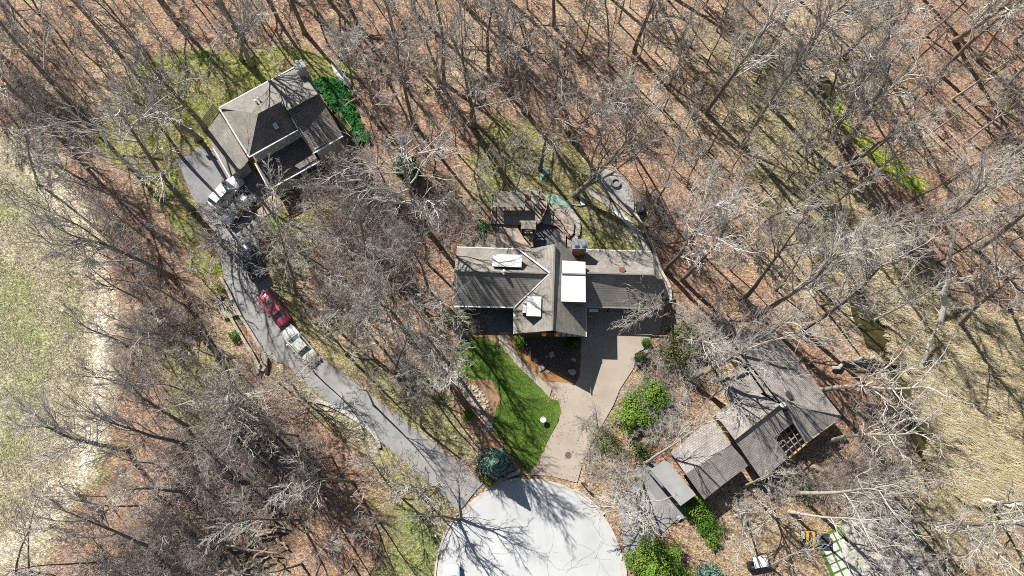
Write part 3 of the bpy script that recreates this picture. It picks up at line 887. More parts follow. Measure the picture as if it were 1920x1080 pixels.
# chimney side wall block between wings
# ---- the lower right house
hC = empty('house', P(1430, 780, 0), 'rambling rose grey shingle house under fallen looking branches by the creek', 'house')
hC['label'] = 'rambling house with rose grey shingle roofs in three stepped sections near the creek'
R = 'shingle_rose'
slope(hC, [(1372, 637, 5.4), (1396, 620, 4.6), (1455, 624, 3.2), (1577, 779, 3.2), (1466, 758.5, 6.2)], R)
slope(hC, [(1359.5, 648, 4.6), (1372, 637.6, 5.4), (1466, 759, 6.2), (1440, 742, 4.8), (1398, 682, 3.9)], R)
slope(hC, [(1466, 759.3, 6.2), (1577, 779.6, 3.2), (1566, 790, 3.1), (1510.7, 831, 3.0), (1487.8, 793, 4.4), (1470, 766, 5.6)], R)
slope(hC, [(1377, 824, 5.9), (1461, 758, 5.9), (1487.2, 793.4, 4.4), (1452.6, 820.3, 4.4), (1478.5, 858.5, 3.0), (1428, 899, 3.0)], R)
slope(hC, [(1377, 823.2, 5.9), (1461, 757.4, 5.9), (1404, 727, 4.1), (1341.5, 776, 3.6)], R)
slope(hC, [(1350, 717, 3.7), (1398, 681, 3.8), (1432, 735, 4.3), (1404, 748, 4.3), (1385, 770, 4.3)], R)
slope(hC, [(1286, 889, 4.6), (1371, 833, 4.6), (1336, 791, 3.0), (1315, 800, 3.0), (1258, 848, 3.0)], R)
slope(hC, [(1286, 889.6, 4.6), (1371, 833.6, 4.6), (1404, 872, 3.0), (1355.6, 909, 2.9), (1320.6, 936.5, 2.8)], R)
M_PALE = mat('pale_wood_edge', (0.52, 0.42, 0.32), (0.44, 0.36, 0.28), 2)
edge_strip(hC, [(1377, 823.6, 5.95), (1461, 757.7, 5.95)], 0.14, 0.08, M_PALE, 'ridge_cap', 0.1)
edge_strip(hC, [(1359, 648.5, 4.6), (1396, 620, 4.6)], 0.12, 0.14, M_PALE, 'bargeboard')
edge_strip(hC, [(1510.7, 831.3, 3.0), (1566, 790.3, 3.1)], 0.1, 0.12, M_PALE)
edge_strip(hC, [(1479, 858.5, 3.0), (1510.9, 831.5, 3.0)], 0.16, 0.2, mat('yellow_pine_beam', (0.60, 0.47, 0.24), (0.50, 0.38, 0.2), 2), 'roof_beam')
for px, ze, tp in (([(1366, 650), (1400, 625), (1452, 632), (1568, 779), (1509, 826), (1488, 797), (1452, 770), (1404, 700)], 3.2, 3.0), ([(1346, 776), (1400, 735), (1458, 768), (1487, 800), (1454, 825), (1472, 860), (1428, 893)], 3.0, 2.8), ([(1263, 852), (1336, 796), (1398, 872), (1322, 930)], 2.9, 2.7)):
    wall_block(hC, px, ze, tp, M_WALLD, 0.25)
# open pergola bars in the notch
mb0 = [(1452.6, 820.3), (1487.8, 793), (1510.7, 831), (1479, 858)]
q = [P(a, b, 3.4) for a, b in mb0]
for i in range(1, 4):
    mb = MB(); mb.bar(q[0].lerp(q[1], i / 4), q[3].lerp(q[2], i / 4), 0.09, 0.14); mb.obj('pergola_bar', M_TIMBER, hC)
    mb = MB(); mb.bar(q[0].lerp(q[3], i / 4) + Vector((0, 0, -.15)), q[1].lerp(q[2], i / 4) + Vector((0, 0, -.15)), 0.09, 0.14); mb.obj('pergola_bar', M_TIMBER, hC)
for a, b, z, m in ((1465.8, 759.5, 5.9, M_WHITE), (1472, 773, 5.3, M_DARKTRIM), (1424, 694, 4.6, mat('rusty_red', (0.3, .1, .08))), (1433, 720, 4.9, M_DARKTRIM)):
    pipe_vent(hC, a, b, z, 0.4, 0.2, m)
for (a, b), (c, d), z in (((1474, 735), (1484, 747), 5.4), ((1407, 690), (1415, 701), 4.6), ((1431, 719), (1437, 727), 4.9)):
    mb = MB(); mb.bar(P(a, b, z), P(c, d, z), 0.5, 0.3); mb.obj('skylight', M_DARKTRIM, hC)
# flat roofed carport beside it
cp = empty('carport', P(1262, 905, 0), 'flat smooth grey carport roof beside the rose grey shingle house', 'carport')
pts = [P(a, b, 2.7) for a, b in ((1219.5, 881), (1248.6, 860.6), (1305, 927.7), (1276, 948.5))]
mb = MB(); mb.prism([(p.x, p.y) for p in pts], 2.45, 2.7); mb.obj('roof', mat('smooth_felt', (0.42, 0.415, 0.40), (0.27, 0.27, 0.265), 0.5, detail=12), cp)
for p in pts + [pts[0].lerp(pts[3], .5), pts[1].lerp(pts[2], .5)]:
    c = sum(pts, Vector()) / 4; w = c + (p - c) * 0.93
    mb = MB(); mb.box((w.x, w.y, 1.2), (0.14, 0.14, 2.5)); mb.obj('post', M_WALLD, cp)
mb = MB(); c = sum(pts, Vector()) / 4; a, b = c + (pts[1] - c) * .93, c + (pts[2] - c) * .93; mb.bar((a.x, a.y, 1.2), (b.x, b.y, 1.2), 0.1, 2.4); mb.obj('wall', M_WALLD, cp)

# ------------------------------------------------------------------ terrace deck behind the middle house
dk = empty('deck', P(960, 420, 0), 'stepped brown timber deck behind the brick chimney house', 'deck')
DZ = 0.9
def deck_part(px, z, name='platform', thick=0.2, m='deck_boards'):
    pts = [P(a, b, z) for a, b in px]
    mb = MB(); mb.prism([(p.x, p.y) for p in pts], z - thick, z)
    return mb.obj(name, MATS[m], dk, uv=plane_uv)
deck_part([(922, 366), (1012, 364), (1023, 376), (1024, 396), (1014, 416), (1008, 420), (960, 420), (918, 419), (922, 400)], 1.1)
deck_part([(914, 418.5), (971, 420.6), (971, 428), (983, 448), (998, 466), (998, 470), (905, 468), (912, 445)], 0.75)
deck_part([(1014, 417), (1026, 396), (1058, 396), (1066, 402), (1077, 418), (1075, 438), (1066, 446), (1044, 424)], 0.6)
deck_part([(1050, 436), (1061, 440), (1061, 468), (1050, 468)], 0.55)
deck_part([(892, 455), (908, 442), (920, 466), (888, 468)], 0.7)
deck_part([(984, 432), (999, 432), (999, 463), (995, 463), (995, 437), (984, 437)], 0.95)
mb = MB(); pp = [P(a, b, 0.25) for a, b in ((1014, 417), (1044, 424), (1066, 446), (1062, 470), (1000, 470), (1000, 430))]; mb.prism([(p.x, p.y) for p in pp], -0.05, 0.25); mb.obj('sunken_floor', mat('slate_floor', (0.13, 0.13, 0.14), (0.17, 0.17, 0.18), 1), dk)
def rail(px, z, h=0.95, balusters=True):
    pts = [P(a, b, z) for a, b in px]
    for i in range(len(pts) - 1):
        a, b = pts[i], pts[i + 1]
        mb = MB(); mb.bar(a + Vector((0, 0, h)), b + Vector((0, 0, h)), 0.12, 0.05); mb.obj('handrail', M_TIMBER, dk)
        L = (b - a).length; n = max(2, int(L / 1.6))
        for k in range(n + 1): q = a.lerp(b, k / n); mb = MB(); mb.box((q.x, q.y, z + h / 2), (0.1, 0.1, h)); mb.obj('rail_post', M_TIMBER, dk)
        pass
        if balusters:
            mb = MB(); n = int(L / 0.16)
            for k in range(n): q = a.lerp(b, (k + .5) / n); mb.box((q.x, q.y, z + h / 2), (0.035, 0.035, h - 0.1))
            o = mb.obj('balusters', M_TIMBER, dk); o['kind'] = 'stuff'
rail([(922, 420), (922, 366), (1012, 363), (1023, 376), (1024, 396), (1014, 416)], 1.1)
rail([(975, 420), (1006, 420)], 1.1)
rail([(1028, 390), (1050, 415), (1066, 443)], 0.6, balusters=False)
# gravel edging round the octagonal deck end
mb = MB(); ring = [P(a, b, 0.15) for a, b in ((1036, 390), (1062, 392), (1074, 404), (1082, 420), (1080, 442), (1069, 450), (1070, 474))]
ring = smooth_line(ring, 3)
for i in range(len(ring) - 1): mb.bar(ring[i], ring[i + 1], 0.75, 0.3)
tag(mb.obj('gravel_border', M_GRAV), kind='structure')
# slatted deck roof along its far edge: each slat its own part
pg = empty('pergola', P(960, 372, 0), 'slatted grey timber pergola along the far edge of the deck', 'pergola')
slat_me = None
def slat_row(px0, px1, depth, z, n, w=0.09):
    a, b = P(*px0, z), P(*px1, z); d = (b - a).normalized(); s = Vector((d.y, -d.x, 0))
    if s.y > 0: s = -s
    for k in (0.05, 0.95):
        mb = MB(); mb.bar(a + s * depth * k, b + s * depth * k, 0.1, 0.16); mb.obj('beam', M_TIMBER, pg)
    me = None
    for i in range(n):
        q = a.lerp(b, (i + .5) / n) + Vector((0, 0, 0.12))
        if me is None:
            mb = MB(); mb.bar(Vector((0, 0, 0)) - s * 0.15, s * (depth + .15), w, 0.08); o = mb.obj('slat', M_TIMBER, None); me = o.data; o.parent = pg
        else:
            o = bpy.data.objects.new('slat', me); COL.objects.link(o); o.parent = pg
        o.location = q - pg.location
    for t in (0.0, 0.5, 1.0):
        for k in (0.05, 0.95):
            q = a.lerp(b, t) + s * depth * k; mb = MB(); mb.box((q.x, q.y, z / 2), (0.12, 0.12, z)); mb.obj('post', M_TIMBER, pg)
slat_row((925, 364), (984, 364), 1.5, 2.9, 34)
slat_row((996, 361), (1010, 361), 1.3, 2.9, 11)
slat_row((978, 417), (1005, 418), 0.7, 2.2, 14)
# small timber landing on the far side of the upper house
dl = empty('deck', P(632, 225, 0), 'small mossy timber landing with bench beside the green ivy bed', 'deck')
def plank_set(parent, q, n, m, name='plank', along=True):
    for i in range(n):
        t0, t1 = (i + .08) / n, (i + .92) / n
        a, b, c, d = (q[0].lerp(q[1], t0), q[0].lerp(q[1], t1), q[3].lerp(q[2], t1), q[3].lerp(q[2], t0))
        mb = MB(); mb.prism([tuple(a), tuple(b), tuple(c), tuple(d)], 0.05, None); mb.obj(name, m, parent)
plank_set(dl, [P(629, 213, .6), P(636, 207, .6), P(646, 221, .6), P(638, 226, .6)], 4, M_MOSSWOOD)
plank_set(dl, [P(635, 231, .45), P(645, 225, .45), P(658, 241, .45), P(645, 249, .45)], 8, M_MOSSWOOD)
mb = MB(); mb.bar(P(646, 222, .7), P(660, 242, .7), 0.1, 0.1); mb.bar(P(660, 242, .7), P(646, 250, .7), 0.1, 0.1); mb.obj('handrail', M_MOSSWOOD, dl)
mb = MB()
for a, b in ((630, 214), (637, 208), (646, 222), (660, 242), (646, 250), (636, 232)): q = P(a, b, 0); mb.box((q.x, q.y, .3), (.1, .1, .7))
mb.obj('frame', M_MOSSWOOD, dl)
# ------------------------------------------------------------------ vehicles
M_TYRE = mat('tyre_rubber', (0.03, 0.03, 0.03), (0.05, 0.05, 0.05), 5, 0.9)
M_RIM = mat('wheel_rim', (0.45, 0.46, 0.47), (0.3, 0.31, 0.32), 3, 0.35, metal=0.7)
M_CGLASS = mat('car_glass', (0.10, 0.14, 0.15), (0.07, 0.10, 0.11), 2, 0.05, spec=0.9)
M_LENS = mat('lamp_lens', (0.75, 0.76, 0.74), (0.6, 0.6, 0.6), 4, 0.15)
M_RED = mat('red_lens', (0.35, 0.02, 0.02), (0.25, 0.02, 0.02), 4, 0.2)
M_BLACK = mat('black_plastic', (0.03, 0.03, 0.032), (0.05, 0.05, 0.052), 4, 0.6)

def car(front, rear, paint, label, L=4.8, W=1.84, style='sedan', z=0.03, hood=None):
    """Parked vehicle; front and rear are the photo pixels of its two ends."""
    a, b = P(*rear, 0.6), P(*front, 0.6)
    c = (a + b) / 2; rz = math.atan2(b.y - a.y, b.x - a.x)
    o = empty('parked_car', (c.x, c.y, z), label, 'car' if style != 'pickup' else 'pickup truck', 'parked vehicles', rz)
    if style == 'pickup': o.name = 'pickup_truck'
    hl = L / 2
    # lower body: lofted sections, rounded in plan at both ends
    st = [(-1, .72, .45, .62), (-.97, .88, .36, .80), (-.86, .97, .30, .92), (-.6, 1, .28, .95), (-.2, 1, .28, .93), (.2, 1, .28, .92), (.5, 1, .28, .90), (.8, .965, .30, .84), (.93, .88, .34, .76), (.985, .76, .42, .66)]
    if style == 'pickup': st = [(x, w, lo, hi + .14) for x, w, lo, hi in st]
    if style == 'suv': st = [(x, w, lo, hi + .08) for x, w, lo, hi in st]
    V, F = [], []
    for x, w, lo, hi in st:
        h = W / 2 * w
        V += [(x * hl, -h * .93, lo), (x * hl, -h, (lo + hi) / 2), (x * hl, -h * .96, hi - .10), (x * hl, -h * .80, hi), (x * hl, 0, hi + .035), (x * hl, h * .80, hi), (x * hl, h * .96, hi - .10), (x * hl, h, (lo + hi) / 2), (x * hl, h * .93, lo)]
    n = 9
    for i in range(len(st) - 1):
        for k in range(n):
            F.append((i * n + k, (i + 1) * n + k, (i + 1) * n + (k + 1) % n, i * n + (k + 1) % n))
    F.append(tuple(range(n))); F.append(tuple((len(st) - 1) * n + k for k in range(n))[::-1])
    body = mesh_obj('body', V, F, paint, o, False, True)
    mod = body.modifiers.new('edges', 'EDGE_SPLIT'); mod.split_angle = math.radians(40)
    hi = .90 + (.14 if style == 'pickup' else .08 if style == 'suv' else 0)
    top = hi + (.52 if style == 'sedan' else .72)
    # cabin: base rectangle x0..x1, roof rectangle r0..r1
    x0, x1, r0, r1 = {'sedan': (-1.55, 1.10, -0.95, 0.30), 'suv': (-2.15, 1.15, -1.75, 0.45), 'pickup': (-0.55, 1.45, -0.30, 0.75)}[style]
    wb, wt = W / 2 * .86, W / 2 * .68
    B = [Vector((x0, -wb, hi)), Vector((x1, -wb, hi)), Vector((x1, wb, hi)), Vector((x0, wb, hi))]
    T = [Vector((r0, -wt, top)), Vector((r1, -wt, top)), Vector((r1, wt, top)), Vector((r0, wt, top))]
    def panel(name, q, m, t=0.03):
        nn = (q[1] - q[0]).cross(q[3] - q[0]).normalized() * t
        mesh_obj(name, [p for p in q] + [p - nn for p in q], [(0, 1, 2, 3), (7, 6, 5, 4), (0, 4, 5, 1), (1, 5, 6, 2), (2, 6, 7, 3), (3, 7, 4, 0)], m, o, False)
    # solid painted core with pillars; glass set a hair proud
    core = mesh_obj('cabin_frame', B + T, [(0, 1, 5, 4), (1, 2, 6, 5), (2, 3, 7, 6), (3, 0, 4, 7), (4, 5, 6, 7), (3, 2, 1, 0)], paint, o, False)
    def inset(q, e0, e1, g):
        c_ = sum(q, Vector()) / 4
        nn = (q[1] - q[0]).cross(q[3] - q[0]).normalized() * g
        u0, u1 = e0, e1
        p = [q[0].lerp(q[1], u0).lerp(q[3].lerp(q[2], u0), .08), q[0].lerp(q[1], u1).lerp(q[3].lerp(q[2], u1), .08), q[0].lerp(q[1], u1).lerp(q[3].lerp(q[2], u1), .93), q[0].lerp(q[1], u0).lerp(q[3].lerp(q[2], u0), .93)]
        return [x + nn for x in p]
    panel('windshield', inset([B[1], B[2], T[2], T[1]], .05, .95, .012), M_CGLASS, .01)
    panel('rear_window', inset([B[3], B[0], T[0], T[3]], .06, .94, .012), M_CGLASS, .01)
    for q in ([B[0], B[1], T[1], T[0]], [B[2], B[3], T[3], T[2]]):
        panel('side_window', inset(q, .10, .48, .012), M_CGLASS, .01)
        panel('side_window', inset(q, .52, .88, .012), M_CGLASS, .01)
    mb = MB(); mb.prism([(r0 + .02, -wt * .96), (r1 - .02, -wt * .96), (r1 + .02, 0), (r1 - .02, wt * .96), (r0 + .02, wt * .96), (r0 - .02, 0)], top + .001, top + .03)
    mb.obj('roof', paint, o, False)
    for x in (-hl * .62, hl * .62):
        for s in (-1, 1):
            mb = MB(); mb.cyl((x, s * (W / 2 - .22), .33), (x, s * (W / 2 + .005), .33), .33, .33, 18); w = mb.obj('wheel', M_TYRE, o, False)
            mb = MB(); mb.cyl((x, s * (W / 2 + .006), .33), (x, s * (W / 2 + .02), .33), .2, .18, 14); r = mb.obj('rim', M_RIM, w, False)
    for s in (-1, 1):
        mb = MB(); mb.box((hl * .93, s * W * .34, hi - .20), (.18, .36, .13), s * -.35); mb.obj('headlight', M_LENS, o, False)
        mb = MB(); mb.box((-hl * .955, s * W * .36, hi - .12), (.10, .30, .16), s * .3); mb.obj('taillight', M_RED, o, False)
        mb = MB(); mb.box((x1 - .35, s * (W / 2 + .07), hi + .05), (.16, .20, .13), 0); mb.obj('mirror', paint, o, False)
    if style == 'pickup':
        mb = MB(); mb.box((-1.45, 0, hi + .052), (1.55, W * .76, .02)); mb.obj('bed_liner', M_BLACK, o, False)
        for s in (-1, 1): mb = MB(); mb.box((-1.45, s * W * .42, hi + .10), (1.75, .09, .12)); mb.obj('bed_rail', paint, o, False)
        mb = MB(); mb.box((-2.32, 0, hi + .08), (.08, W * .80, .16)); mb.obj('tailgate', paint, o, False)
        mb = MB(); mb.box((-.95, 0, hi + .12), (.08, W * .78, .12)); mb.obj('bed_bar', M_RIM, o, False)
    else:
        mb = MB(); mb.bar((x1 + .1, -wb * .7, hi + .03), (x1 + .1, -wb * .05, hi + .04), .03, .02); mb.bar((x1 + .1, wb * .1, hi + .04), (x1 + .1, wb * .75, hi + .03), .03, .02); mb.obj('wiper', M_BLACK, o, False)
    return o
def paint(name, c, rough=0.25, metal=0.0):
    return mat(name, c, tuple(v * .9 for v in c), 1.5, rough, metal=metal, spec=0.6)
car((449, 334), (399, 388), paint('white_paint', (0.78, 0.79, 0.80)), 'white car parked nose up on the apron beside the two storey house', 4.9, 1.9, 'suv')
car((470, 366), (424, 418), paint('slate_paint', (0.10, 0.13, 0.16)), 'dark slate car half hidden under bare twigs next to the white car', 4.7, 1.82)
car((458, 460), (485, 521), paint('charcoal_paint', (0.13, 0.145, 0.16)), 'dark grey pickup truck with open empty bed on the drive', 5.2, 1.9, 'pickup')
car((489, 548), (538, 609), paint('maroon_paint', (0.46, 0.10, 0.13)), 'maroon red car on the drive ahead of the cream car', 4.7, 1.82)
car((532, 612), (590, 680), paint('cream_paint', (0.68, 0.69, 0.62)), 'cream white car with greenish glass at the lower end of the row', 4.95, 1.86)
car((846, 1064), (846, 1142), paint('silver_paint', (0.70, 0.72, 0.75)), 'silver white car at the rim of the turning circle', 4.8, 1.86, 'suv')

# ---- small tracked dumper with yellow frame
ld = empty('tracked_dumper', P(1525, 1008, 0.0), 'small yellow tracked dumper with dark skip beside the white pavers', 'dumper', None, math.radians(-3))
M_YEL = mat('machine_yellow', (0.78, 0.42, 0.02), (0.66, 0.34, 0.02), 4, 0.4)
for s in (-1, 1):
    mb = MB(); mb.prism([(-1.3, s * .58 - .16), (1.1, s * .58 - .16), (1.1, s * .58 + .16), (-1.3, s * .58 + .16)], .06, .46); mb.cyl((1.1, s * .58 - .16, .26), (1.1, s * .58 + .16, .26), .2, .2, 12); mb.cyl((-1.3, s * .58 - .16, .26), (-1.3, s * .58 + .16, .26), .2, .2, 12)
    mb.obj('track', M_BLACK, ld, False)
    mb = MB(); mb.bar((-1.15, s * .62, .62), (1.2, s * .62, .62), .12, .1); mb.obj('side_arm', M_YEL, ld, False)
mb = MB(); mb.box((-.35, 0, .62), (1.7, .8, .3)); mb.obj('chassis', M_BLACK, ld, False)
for x, w in ((-1.0, .26), (-.35, .30)):
    mb = MB(); mb.box((x, 0, .92), (w, 1.3, .16)); mb.obj('yellow_crossbar', M_YEL, ld, False)
mb = MB(); mb.box((-.68, 0, .85), (.32, .7, .5)); mb.obj('engine_cover', M_BLACK, ld, False)
mb = MB(); mb.box((-1.38, .25, .7), (.22, .7, .4)); mb.obj('counterweight', M_LENS, ld, False)
mb = MB(); mb.box((.72, 0, .75), (1.25, 1.05, .35), 0, 1.12); mb.obj('skip', M_BLACK, ld, False)
for a, b in (((.1, -.56), (1.35, -.56)), ((.1, .56), (1.35, .56)), ((.1, -.56), (.1, .56)), ((1.35, -.56), (1.35, .56))):
    mb = MB(); mb.bar((*a, .97), (*b, .97), .07, .07); mb.obj('skip_rim', M_STEEL, ld, False)
for y in (-.2, .15):
    mb = MB(); mb.bar((.2, y, .98), (1.3, y, .98), .03, .03); mb.obj('skip_bar', M_STEEL, ld, False)
# ------------------------------------------------------------------ garden things
def leafball(rng, R, H, n, leaf, shape='round', z0=0.0, lumps=0.25):
    """Leaf faces scattered through a crown volume with an uneven outline."""
    d = unit(rng.normal(0, 1, (n, 3)))
    ph = rng.uniform(0, 6.28, 3)
    lump = 1 + lumps * (np.sin(d[:, 0] * 5 + ph[0]) * np.sin(d[:, 1] * 5 + ph[1]) + 0.5 * np.sin(d[:, 2] * 7 + ph[2] + d[:, 0] * 3))
    r = rng.uniform(0.35, 1.0, n) ** 0.45 * lump
    P_ = d * r[:, None] * np.array([R, R, H / 2]) + np.array([0, 0, H / 2 + z0])
    if shape == 'cone':
        t = rng.uniform(0, 1, n) ** 1.4
        a = rng.uniform(0, 6.28, n); rr = R * (1 - t) ** .85 * rng.uniform(.5, 1.0, n) ** .4 * (1 + lumps * np.sin(a * 7 + t * 20))
        P_ = np.stack([np.cos(a) * rr, np.sin(a) * rr, z0 + t * H], -1)
        d = unit(np.stack([np.cos(a), np.sin(a), np.full(n, .35)], -1))
    keep = P_[:, 2] > 0.02
    P_, d = P_[keep], d[keep]; n = len(P_)
    u = unit(np.cross(d + rng.normal(0, .6, (n, 3)), rng.normal(0, 1, (n, 3))))
    v = unit(np.cross(u, d + rng.normal(0, .5, (n, 3))))
    s = leaf * rng.uniform(.6, 1.3, (n, 1))
    V = np.stack([P_ - u * s * .5, P_ + v * s * .35 , P_ + u * s * .8, P_ - v * s * .35], 1).reshape(-1, 3)
    F = np.arange(n * 4).reshape(n, 4)
    return V, F
def unit(a):
    return a / np.maximum(np.linalg.norm(a, axis=-1, keepdims=True), 1e-9)
def leafmat(name, c1, c2, sc=1.2):
    m = mat(name, c1, c2, sc, 0.7, spec=0.25, contrast=1.4)
    return m
L_GREEN = leafmat('box_leaf', (0.06, 0.16, 0.02), (0.12, 0.27, 0.03))
L_LIME = leafmat('lime_leaf', (0.10, 0.21, 0.03), (0.27, 0.40, 0.06), 2.5)
L_DARK = leafmat('dark_leaf', (0.03, 0.075, 0.02), (0.07, 0.13, 0.03))
L_BLUE = leafmat('blue_needle', (0.14, 0.27, 0.21), (0.27, 0.42, 0.34), 2)
L_IVY = leafmat('ivy_leaf', (0.02, 0.13, 0.03), (0.07, 0.26, 0.06), 3)
L_OLIVE = leafmat('olive_leaf', (0.16, 0.19, 0.06), (0.26, 0.27, 0.10), 1.2)
L_YEL = leafmat('yellow_leaf', (0.28, 0.32, 0.03), (0.40, 0.38, 0.05), 2)
gs = np.random.default_rng(3)
def shrub(name, cat, label, px, py, R, H, m, n=2500, leaf=0.10, shape='round', stem=True, lumps=0.25, group=None, z0=0.05, stretch=None, rz=0):
    o = empty(name, P(px, py, 0), label, cat, group)
    V, F = leafball(gs, R, H, n, leaf, shape, z0, lumps)
    if stretch:
        c, s = math.cos(rz), math.sin(rz)
        x = V[:, 0] * stretch; y = V[:, 1].copy(); V[:, 0] = x * c - y * s; V[:, 1] = x * s + y * c
    link_mesh('foliage', np_mesh('foliage', V, F, m), o)
    if stem:
        mb = MB()
        if shape == 'cone': mb.tube([(0, 0, -.1), (0, 0, H * .95)], [R * .08, .02], 8)
        else:
            for k in range(5):
                a = k * 1.26 + px; mb.tube([(0, 0, -.1), (math.cos(a) * R * .25, math.sin(a) * R * .25, H * .35), (math.cos(a) * R * .6, math.sin(a) * R * .6, H * .75)], [.05, .035, .012], 6)
        mb.obj('stem', M_WALLD, o, False)
    return o
shrub('evergreen_shrub', 'shrub', 'bright green rounded shrub at the corner of the straw bed by the entrance walk', 975, 644, 0.65, 1.3, L_GREEN, 1500, .12)
shrub('evergreen_shrub', 'shrub', 'dark rounded shrub in the shade of the prow shaped gable', 1072, 645, 0.85, 1.3, L_DARK, 2000, .12)
shrub('evergreen_shrub', 'shrub', 'small clipped green ball at the top corner of the tan drive', 1210, 644, 0.55, 0.9, L_GREEN, 1300, .09, lumps=.1)
shrub('evergreen_shrub', 'shrub', 'darker clipped green mound just under the small ball by the tan drive', 1201, 674, 0.85, 1.0, L_DARK, 2200, .10, lumps=.15)
shrub('evergreen_shrub', 'shrub', 'lone small green shrub in the leafy bed between tree shadows', 877, 779, 0.65, 1.1, L_GREEN, 1500, .10)
shrub('blue_spruce', 'conifer', 'blue green spruce beside the low stone wall of the turning circle', 928, 872, 1.7, 6.0, L_BLUE, 14000, .17, 'cone', lumps=.22)
shrub('evergreen_shrub', 'shrub', 'yellow green shrub touching the stone wall under the spruce', 918, 897, 0.8, 1.0, L_YEL, 1800, .11)
shrub('evergreen_shrub', 'shrub', 'olive yellow shrub tucked behind the spruce on its uphill side', 904, 884, 0.75, 1.0, L_OLIVE, 1500, .11)
shrub('evergreen_tree', 'conifer', 'dense bright green evergreen alone in the brown wood between the two upper houses', 768, 330, 1.5, 4.0, L_IVY, 9000, .16, lumps=.3)
shrub('leafy_tree', 'tree', 'large lime green leafing tree beside the turning circle and asphalt spur', 1228, 1058, 2.9, 4.2, L_LIME, 16000, .17, lumps=.35)
shrub('leafy_shrub', 'shrub', 'bright lime green shrub clump halfway along the tan drive slope', 1188, 775, 1.9, 2.0, L_LIME, 6500, .15, lumps=.4, stretch=1.25, rz=.7)
shrub('leafy_shrub', 'shrub', 'fresh green shrub clump touching the lime clump on its uphill side', 1222, 742, 1.6, 2.2, L_LIME, 5000, .15, lumps=.4)
shrub('leafy_shrub', 'shrub', 'thin green shrub under pale twigs nearest the house with the notch roof', 1262, 668, 1.6, 2.0, L_OLIVE, 3200, .14, lumps=.45)
shrub('leafy_shrub', 'shrub', 'olive green wispy shrub at the top of the planted slope', 1272, 628, 1.3, 1.8, L_OLIVE, 2200, .13, lumps=.45)
shrub('leafy_shrub', 'shrub', 'small dark green shrub behind the wispy olive one on the slope', 1300, 660, 0.9, 1.4, L_GREEN, 1500, .13, lumps=.4)
shrub('leafy_shrub', 'shrub', 'low sparse green shrub above the carport under crossing twigs', 1135, 830, 1.5, 1.2, L_OLIVE, 1600, .13, lumps=.5)
shrub('leafy_shrub', 'shrub', 'dull green shrub closest to the pale leaning trunk by the carport', 1200, 845, 1.2, 1.3, L_DARK, 1300, .13, lumps=.5)
shrub('leafy_shrub', 'shrub', 'green ground hugging shrub against the carport end', 1300, 950, 1.5, 1.4, L_LIME, 3400, .13, lumps=.4)
shrub('leafy_shrub', 'shrub', 'green grassy shrub between the carport end and the lime tree', 1325, 985, 1.4, 1.0, L_GREEN, 2600, .13, lumps=.5)
shrub('leafy_shrub', 'shrub', 'narrow green tuft where the asphalt spur meets the lime tree', 1335, 1012, 0.9, 0.9, L_LIME, 1200, .12, lumps=.4)
shrub('leafy_shrub', 'shrub', 'blue green shrub cut by the lower edge of the picture', 1325, 1078, 1.4, 1.3, L_BLUE, 2600, .13, lumps=.3)
shrub('leafy_shrub', 'shrub', 'green patch of leaves beside the long pale trunk below the house', 1512, 918, 1.1, 0.8, L_GREEN, 1300, .12, lumps=.5)
shrub('leafy_shrub', 'shrub', 'dark green shrub against the deck side of the middle house', 905, 430, 1.1, 1.6, L_IVY, 1800, .12, lumps=.4)
shrub('leafy_shrub', 'shrub', 'yellow green shrub at the far corner of the long house by the court', 858, 600, 1.3, 1.2, L_OLIVE, 2200, .13, lumps=.4, stretch=1.5)
shrub('leafy_shrub', 'shrub', 'small green shrub between the timber rails of the long steps', 442, 632, 0.7, 0.7, L_GREEN, 800, .11)
shrub('leafy_shrub', 'shrub', 'mossy green tuft at the uphill end of the timber steps', 412, 545, 0.8, 0.7, L_YEL, 700, .11)
# ivy bed behind the upper house
o = tag(mesh_obj('ivy', [], [], None), 'dense bright green ivy bed along the end wall of the two storey house', 'ivy', None, 'stuff')
ivp = [(586, 150), (604, 146), (640, 152), (655, 180), (664, 205), (682, 235), (690, 262), (668, 268), (648, 236), (636, 214), (612, 190)]
V, F = [], []
x = gs.uniform(580, 695, 52000); y = gs.uniform(140, 272, 52000)
k = poly_dist(x, y, ivp) + (fnoise(x * .1, y * .1) - .5) * 14 > 0
x, y = x[k], y[k]
zz = 0.15 + 0.55 * fnoise(x * .12, y * .12) + gs.uniform(-.1, .1, len(x))
q = np.array([P(a, b, c)[:] for a, b, c in zip(x, y, zz)])
n = len(q); d = unit(gs.normal(0, .45, (n, 3)) + np.array([0, 0, 1])); u = unit(np.cross(d, gs.normal(0, 1, (n, 3)))); v = np.cross(d, u); s = .13 * gs.uniform(.6, 1.3, (n, 1))
V = np.stack([q - u * s, q + v * s * .7, q + u * s, q - v * s * .7], 1).reshape(-1, 3)
o.data = np_mesh('ivy', V, np.arange(n * 4).reshape(n, 4), L_IVY)

